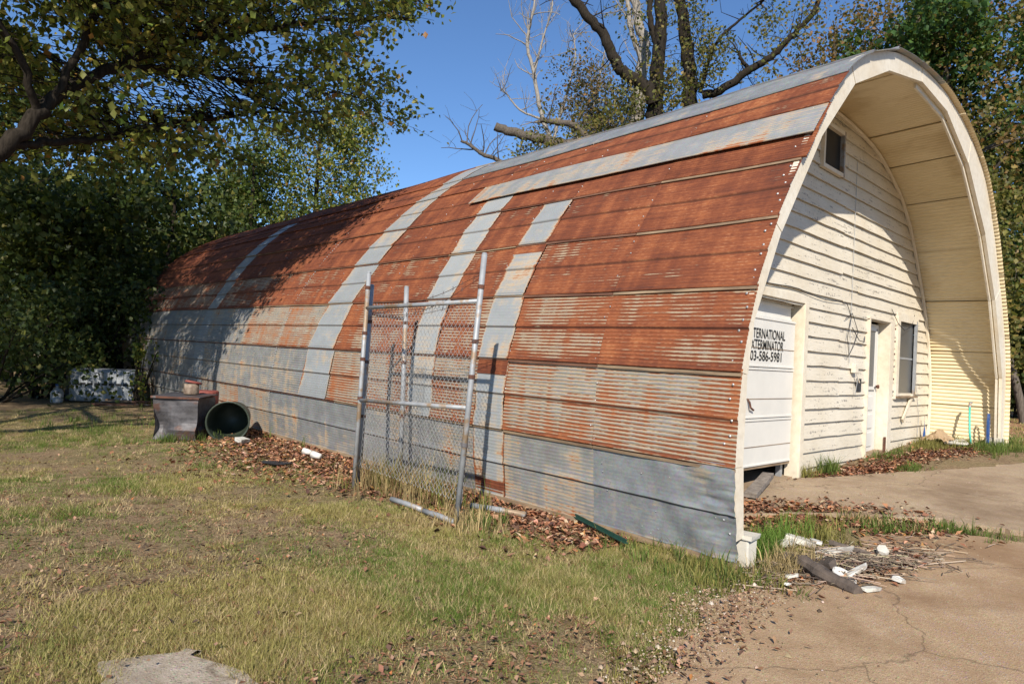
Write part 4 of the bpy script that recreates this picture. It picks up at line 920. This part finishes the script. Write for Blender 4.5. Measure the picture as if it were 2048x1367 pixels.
tree('evergreen_tree', 'second dense evergreen behind the first at the right edge', pxy(2090, 28), 15, 47, 'deep', 14000, .2, 3.3, .3, .12, 'darkbark', nl=16)
tree('small_tree', 'small yellowing tree low at the right edge beside the arch', pxy(2055, 21), 6.4, 48, 'olive', 7000, .14, 1.5, .1, .3, 'bark', nl=12)
for i, (px, dd, lab) in enumerate([(2030, 24, 'dark bush at the right edge below the yellowing tree'), (2100, 23, 'dark bush beyond the right edge')]):
    x, y = pxy(px, dd); bush('understory_bush', lab, x, y, 1.8, 3.2, 4000, 'dark', .16, 80+i, 'bushes along the right woods')

# ------------------------------------------------------------------ grass, weeds and dead leaves
def in_view(P, m=80): q = project(P); return (q[:, 2] > .3) & (q[:, 0] > -m-150) & (q[:, 0] < 2048+m+150) & (q[:, 1] < 1367+m+120)
SLABS = [[(-2.6, -.85), (-1.6, -.5), (-.9, -.33), (.1, -.42), (.8, -.5), (1.5, -.42), (2.15, -.9), (2.4, -1.6), (9, -3), (9, -8), (-4, -5), (-3.2, -1.6)], [(.95, .95), (1.35, .6), (1.75, .35), (2.1, 0), (2.6, -.62), (2.75, -1.5), (9.5, -4.2), (14, -3), (7.4, -.75), (5.7, -.1), (4.9, .3), (3.9, .75), (3.3, 1.1)], [(-4.15, .5), (-4.02, .95), (-3.83, 1.0), (-3.62, .85), (-3.62, .45), (-3.8, .2), (-4.2, .2)]]
def on_slab(x, y): return np.array([any(in_poly(a, b, s) for s in SLABS) for a, b in zip(x, y)])
def blades(name, X, Y, hgt, cols, nb, width=.004, spread=.03, leanf=.5, seed=1, **k):
    r = np.random.default_rng(seed); n = len(X); X = np.repeat(X, nb); Y = np.repeat(Y, nb); h = np.repeat(hgt, nb)*r.uniform(.45, 1.2, n*nb); c = np.repeat(cols, nb, 0)*r.uniform(.7, 1.3, (n*nb, 1))
    X = X+r.normal(size=n*nb)*spread; Y = Y+r.normal(size=n*nb)*spread; Z = ground_h(X, Y)-.004
    a = r.uniform(0, 2*np.pi, n*nb); l = h*leanf*r.uniform(.2, 1.5, n*nb); dx, dy = np.cos(a), np.sin(a); b = a+np.pi/2+r.normal(size=n*nb)*.5
    w_ = width*r.uniform(.7, 1.4, n*nb); wx, wy = np.cos(b)*w_, np.sin(b)*w_
    B = np.stack([X, Y, Z], -1); W = np.stack([wx, wy, 0*wx], -1); D = np.stack([dx*l, dy*l, h], -1)
    Mid = B+np.stack([dx*l*.35, dy*l*.35, h*.6], -1)
    V = np.stack([B-W, B+W, Mid+W*.8, Mid-W*.8, B+D], 1).reshape(-1, 3); i = np.arange(n*nb)*5
    F_ = np.concatenate([np.stack([i, i+1, i+2], -1), np.stack([i, i+2, i+3], -1), np.stack([i+3, i+2, i+4], -1)])
    return np_mesh(name, V, F_, M['grass'], col=np.clip(np.repeat(c, 5, 0), 0, 1), **k)
def fine_blades(name, X, Y, hgt, cols, nb, width, spread, seed, **k):
    r = np.random.default_rng(seed); n = len(X)*nb; X = np.repeat(X, nb)+r.normal(size=n)*spread; Y = np.repeat(Y, nb)+r.normal(size=n)*spread; h = np.repeat(hgt, nb)*r.uniform(.35, 1.3, n)
    c = np.repeat(cols, nb, 0)*r.uniform(.6, 1.35, (n, 1)); Z = ground_h(X, Y)-.003; a = r.uniform(0, 2*np.pi, n); l = h*r.uniform(.1, 1.6, n); b = a+np.pi/2+r.normal(size=n)*.6; w_ = width*r.uniform(.6, 1.5, n)
    B = np.stack([X, Y, Z], -1); W = np.stack([np.cos(b)*w_, np.sin(b)*w_, 0*w_], -1); T = B+np.stack([np.cos(a)*l, np.sin(a)*l, h], -1)
    return np_mesh(name, np.stack([B-W, B+W, T], 1).reshape(-1, 3), np.arange(n*3).reshape(-1, 3), M['grass'], col=np.clip(np.repeat(c, 3, 0), 0, 1), **k)
def gcols(x, y, r):
    n = len(x); g = fbm(x*.9+4, y*.9, 2); s = r.random(n)
    green = np.array([.13, .19, .036]); yel = np.array([.33, .285, .095]); straw = np.array([.52, .40, .21]); brown = np.array([.22, .12, .055])
    t = np.clip((g-.47)*4+.4+r.normal(size=n)*.28, 0, 1)[:, None]; c = yel*(1-t)+green*t
    c = np.where((s < .26)[:, None], straw, c); return np.where((s > .95)[:, None], brown, c)
r = np.random.default_rng(21)
n0 = 95000; u = r.random(n0); d = 2.0*(16/2.0)**u**.85; az = r.uniform(rad(0), rad(92), n0); X = CAM[0]+d*np.cos(az); Y = CAM[1]+d*np.sin(az)
keep = (X < .05+.25*r.random(n0)*(Y < 0)) & (X > -9) & (Y < 15.5); keep &= ~((X > -.13) & (Y > 0)); X, Y = X[keep], Y[keep]
pat = fbm(X*.8+9, Y*.8+2, 3); near_wall = np.exp(-np.maximum(0, -.15-X)/.45)*(Y > .8)
dens = np.clip((pat-.38)*4.5, .1, 1)*(1-.82*near_wall)
keep = (r.random(len(X)) < dens) & in_view(np.stack([X, Y, 0*X], -1)) & ~on_slab(X, Y); X, Y = X[keep], Y[keep]
hh = .010+.060*fbm(X*1.7, Y*1.7, 5)**1.7+.018*r.random(len(X))**2+.03*(r.random(len(X)) < .04)
fine_blades('lawn_grass', X, Y, hh, gcols(X, Y, r), 26, .0021, .035, 22, kind='stuff', label='patchy dry mown lawn left of the hut')
n0 = 60000; u = r.random(n0); d = 2.0*(13/2.0)**u; az = r.uniform(rad(5), rad(92), n0); X = CAM[0]+d*np.cos(az); Y = CAM[1]+d*np.sin(az); k = (X < -.12) & ~((X > -3) & (Y < -.3)); X, Y = X[k], Y[k]; k = ~on_slab(X, Y); X, Y = X[k], Y[k]; n = len(X)
a = r.uniform(0, 2*np.pi, n); L = r.uniform(.015, .07, n); D_ = np.stack([np.cos(a)*L, np.sin(a)*L, r.normal(size=n)*.006], -1); W_ = np.stack([-np.sin(a), np.cos(a), 0*a], -1)*r.uniform(.001, .004, (n, 1)); B = np.stack([X, Y, ground_h(X, Y)+.006+.01*r.random(n)], -1)
np_mesh('dry_straw', np.stack([B-D_*.5-W_, B-D_*.5+W_, B+D_*.5], 1).reshape(-1, 3), np.arange(n*3).reshape(-1, 3), M['litter'], col=np.repeat(leaf_cols(n, [(.42, .30, .17, 3), (.34, .17, .09, 4), (.2, .095, .05, 4), (.09, .06, .04, 2)], r, .35), 3, 0), kind='stuff', label='dry straw and leaf crumbs between the grass')
# taller weeds: inside the gate, against walls, strips on the apron
WX, WY, WH, WC = [], [], [], []
def weeds(n, cx, cy, sx, sy, h, c):
    x = cx+r.normal(size=n)*sx; y = cy+r.normal(size=n)*sy; WX.append(x); WY.append(y); WH.append(h*r.uniform(.5, 1.15, n)); WC.append(np.array(c)*r.uniform(.75, 1.25, (n, 1)))
gr, ye, stw = (.10, .14, .03), (.21, .19, .055), (.36, .27, .13)
weeds(22, -.75, 3.35, .16, .4, .42, ye); weeds(14, -.72, 3.0, .14, .35, .5, (.16, .18, .04)); weeds(26, -.8, 3.2, .2, .5, .45, stw); weeds(16, -.85, 3.85, .1, .1, .35, stw); weeds(20, -.8, 3.2, .2, .4, .3, (.3, .18, .09))
weeds(26, -1.0, 2.05, .1, .12, .2, stw); weeds(18, -.95, 2.0, .1, .1, .17, gr); weeds(30, -1.25, 2.35, .12, .2, .12, stw)
weeds(40, -1.3, -.42, .35, .06, .07, stw); weeds(40, -1.9, -.6, .3, .08, .06, ye); weeds(60, -.35, .12, .18, .3, .14, gr); weeds(60, -.45, -.1, .15, .2, .16, ye); weeds(80, .1, -.28, .14, .1, .2, stw); weeds(40, -.25, .6, .06, .5, .1, ye)
weeds(120, .55, .05, .3, .1, .2, (.12, .2, .035)); weeds(70, .9, -.1, .35, .12, .16, ye)
weeds(70, 1.55, .2, .3, .14, .1, ye); weeds(60, 1.9, -.35, .16, .2, .11, gr); weeds(50, 2.3, -.85, .12, .25, .12, gr); weeds(30, 2.1, -.2, .1, .3, .12, stw)
weeds(30, 4.15, 1.0, .12, .05, .26, gr); weeds(20, 3.6, 1.02, .06, .04, .2, ye); weeds(50, 6.3, .9, .4, .08, .12, gr); weeds(40, 5.3, .35, .2, .08, .1, gr)
weeds(160, 8.6, .05, .5, .25, .16, gr); weeds(120, 7.9, .75, .4, .15, .16, ye); weeds(200, 10.5, .4, 1.2, 1.0, .14, gr); weeds(60, 9.3, -.4, .5, .3, .12, ye)
weeds(40, -1.5, 8.0, .3, .1, .16, gr); weeds(60, -2.1, 10.5, .5, .7, .14, gr)
weeds(60, -.4, 11.5, .15, 1.6, .3, gr)
WX, WY, WH, WC = map(np.concatenate, (WX, WY, WH, WC))
k = ~((WX > -.11) & (WX < 9) & (WY > 1.12)) & ~((WX > -.11) & (WX < .12) & (WY > .25)); blades('weeds', WX[k], WY[k], WH[k], WC[k], 10, .0035, .03, .5, 23, kind='stuff', label='taller weeds along the walls and inside the gate')
# lawn at right beyond the arch
n0 = 9000; X = 9.6+r.random(n0)**2*26; Y = r.uniform(-3, 8, n0); k = in_view(np.stack([X, Y, 0*X], -1)); X, Y = X[k], Y[k]
blades('tall_lawn_grass', X, Y, np.full(len(X), .09), gcols(X, Y, r), 8, .008, .09, .6, 24, kind='stuff', label='grass beyond the right side of the hut')
# dead leaves
def litter(name, X, Y, size, pal, seed, label, lift=.012):
    r = np.random.default_rng(seed); n = len(X); Z = ground_h(X, Y)+lift+r.random(n)*.02
    sl = on_slab(X, Y); Z = np.where(sl, gz(X)+.042+r.random(n)*.015, Z)
    C = np.stack([X, Y, Z], -1); a = r.uniform(0, 2*np.pi, n); tl = r.normal(size=n)*.35; d = np.stack([np.cos(a), np.sin(a), tl], -1); s = np.stack([-np.sin(a), np.cos(a), r.normal(size=n)*.3], -1); up = np.array([0, 0, 1.])
    sz = (size*np.clip(np.exp(r.normal(size=n)*.4), .3, 1.35))[:, None]; cu = r.uniform(-.08, .34, (n, 1)); d = d*r.uniform(.7, 1.1, (n, 1)); s = s*r.uniform(.6, 1.15, (n, 1))
    V = np.stack([C-d*sz*.5, C-d*sz*.1+s*sz*.3+up*sz*cu, C+d*sz*.5+up*sz*cu*.7, C-d*sz*.1-s*sz*.3+up*sz*cu, C+up*0], 1).reshape(-1, 3); i = np.arange(n)*5
    F_ = np.concatenate([np.stack([i, i+1, i+4], -1), np.stack([i+1, i+2, i+4], -1), np.stack([i+2, i+3, i+4], -1), np.stack([i+3, i, i+4], -1)])
    return np_mesh(name, V, F_, M['litter'], col=np.repeat(leaf_cols(n, pal, r, .35), 5, 0), kind='stuff', label=label)
LP = [(.30, .14, .075, 4), (.2, .09, .052, 4), (.38, .21, .13, 2), (.10, .055, .038, 3), (.44, .31, .2, 1.2), (.36, .17, .06, .6)]
LP2 = [(.26, .14, .08, 4), (.19, .10, .06, 3), (.34, .21, .13, 2.5), (.11, .07, .05, 1.5), (.36, .14, .05, .4)]
n = 15000; y = r.uniform(.9, 11.5, n); wdt = .38+.5*np.exp(-((y-6.0)/2.2)**2); x = -.14-np.abs(r.normal(size=n))*wdt
litter('wall_leaf_litter', x, y, .06, LP, 41, 'drift of brown dead leaves along the foot of the hut')
n = 9000; u = r.random(n); d = 2.2*(12/2.2)**u; az = r.uniform(rad(10), rad(90), n); x = CAM[0]+d*np.cos(az); y = CAM[1]+d*np.sin(az); k = (x < -.1) & ~((x > -2.6) & (y < -.25)) & ((fbm(x*.8+9, y*.8+2, 3) < .47) | (r.random(n) < .1))
litter('lawn_leaf_litter', x[k], y[k], .032, LP2, 42, 'scattered dead leaves on the lawn', .02)
XX = [r.normal(size=1600)*.55+4.6, r.normal(size=1300)*.6+6.6, r.normal(size=1200)*.35+1.55, r.normal(size=700)*.3+2.1, r.normal(size=260)*.4+.65, r.normal(size=700)*.6+7.8, r.normal(size=500)*.25+1.5]
YY = [.8-(XX[0]-4.6)*.3+r.normal(size=1600)*.14, .62-(XX[1]-6.6)*.18+r.normal(size=1300)*.16, .25+r.normal(size=1200)*.14, -.4+r.normal(size=700)*.28, -.5+r.normal(size=260)*.18, .35+r.normal(size=700)*.2, .65+r.normal(size=500)*.2]
XX.append(.5+r.normal(size=700)*.33); YY.append(-.55-(XX[-1]-.5)*.25+r.normal(size=700)*.14)
X, Y = np.concatenate(XX), np.concatenate(YY); k = (Y < 1.1); litter('apron_leaf_litter', X[k], Y[k], .055, LP, 43, 'dead leaves drifted over the front apron and against the siding')
n = 5200; X = r.uniform(-3.2, 7.5, n); Y = r.uniform(-4.2, .9, n); sl = on_slab(X, Y); pr_ = project(np.stack([X, Y, gz(X)], -1)); k = sl & (pr_[:, 2] > .3) & (pr_[:, 0] < 2300) & (pr_[:, 1] < 1500) & (r.random(n) < np.clip(fbm(X*1.6, Y*1.6, 4)*2.2-.55, .05, 1)); X, Y = X[k], Y[k]
E1 = np.array([(-2.5, -.75), (-1.59, -.5), (-.9, -.33), (.1, -.42)]); t_ = r.random(2600)*3; i_ = t_.astype(int); e_ = E1[i_]+(E1[i_+1]-E1[i_])*(t_-i_)[:, None]+r.normal(size=(2600, 2))*np.array([.1, .13]); X, Y = np.r_[X, e_[:, 0]], np.r_[Y, e_[:, 1]]; n = len(X)
C = np.stack([X, Y, gz(X)+.034], -1); sz = r.uniform(.003, .009, (n, 1))*(1+1.5*(r.random((n, 1)) < .04)); P_ = np.array([[1, 0, 0], [-.5, .87, 0], [-.5, -.87, 0], [0, 0, .9]]); a = r.uniform(0, 6.28, n); co, si = np.cos(a)[:, None], np.sin(a)[:, None]
V = C[:, None]+sz[:, None]*np.stack([co*P_[:, 0]-si*P_[:, 1], si*P_[:, 0]+co*P_[:, 1], np.broadcast_to(P_[:, 2], (n, 4))], -1); i = np.arange(n)*4
np_mesh('loose_gravel', V.reshape(-1, 3), np.concatenate([np.stack([i, i+1, i+3], -1), np.stack([i+1, i+2, i+3], -1), np.stack([i+2, i, i+3], -1)]), M['litter'], col=np.repeat(leaf_cols(n, [(.4, .3, .2, 3), (.25, .16, .1, 3), (.55, .46, .36, 1), (.14, .09, .06, 2)], r, .3), 4, 0), kind='stuff', label='loose gravel and grit on the drive')
E2 = e_+r.normal(size=e_.shape)*.1; litter('drive_edge_litter', E2[:800, 0], E2[:800, 1], .032, LP2, 48, 'dead leaves and crumbs along the crumbling edge of the drive')
# dry twigs and pine straw over the rubble
n = 700; cx, cy = .62, -.62; X = cx+r.normal(size=n)*.42; Y = cy+r.normal(size=n)*.17-(X-cx)*.28; L = r.uniform(.04, .2, n)*(1+1.5*(r.random(n) < .06)); a = r.normal(size=n)*.95-.5; Z = gz(X)+.05+r.random(n)*.06*np.exp(-((X-.5)/.4)**2)
d = np.stack([np.cos(a)*L, np.sin(a)*L, r.normal(size=n)*.05*L], -1)*.5; B = np.stack([X, Y, Z], -1); wv = np.stack([-np.sin(a), np.cos(a), 0*a], -1)*r.uniform(.0015, .005, (n, 1)); up = np.array([0, 0, .005])
V = np.stack([B-d-wv, B-d+wv, B-d+up, B+d-wv, B+d+wv, B+d+up], 1).reshape(-1, 3); i = np.arange(n)*6
F_ = np.concatenate([np.stack([i, i+1, i+4, i+3], -1), np.stack([i+1, i+2, i+5, i+4], -1), np.stack([i+2, i, i+3, i+5], -1)])
np_mesh('dry_twigs', V, F_, M['litter'], col=np.repeat(leaf_cols(n, [(.36, .27, .19, 3), (.2, .15, .11, 3), (.1, .075, .06, 2), (.45, .36, .25, 1)], r), 6, 0), kind='stuff', label='dry twigs strewn over the rubble on the drive')
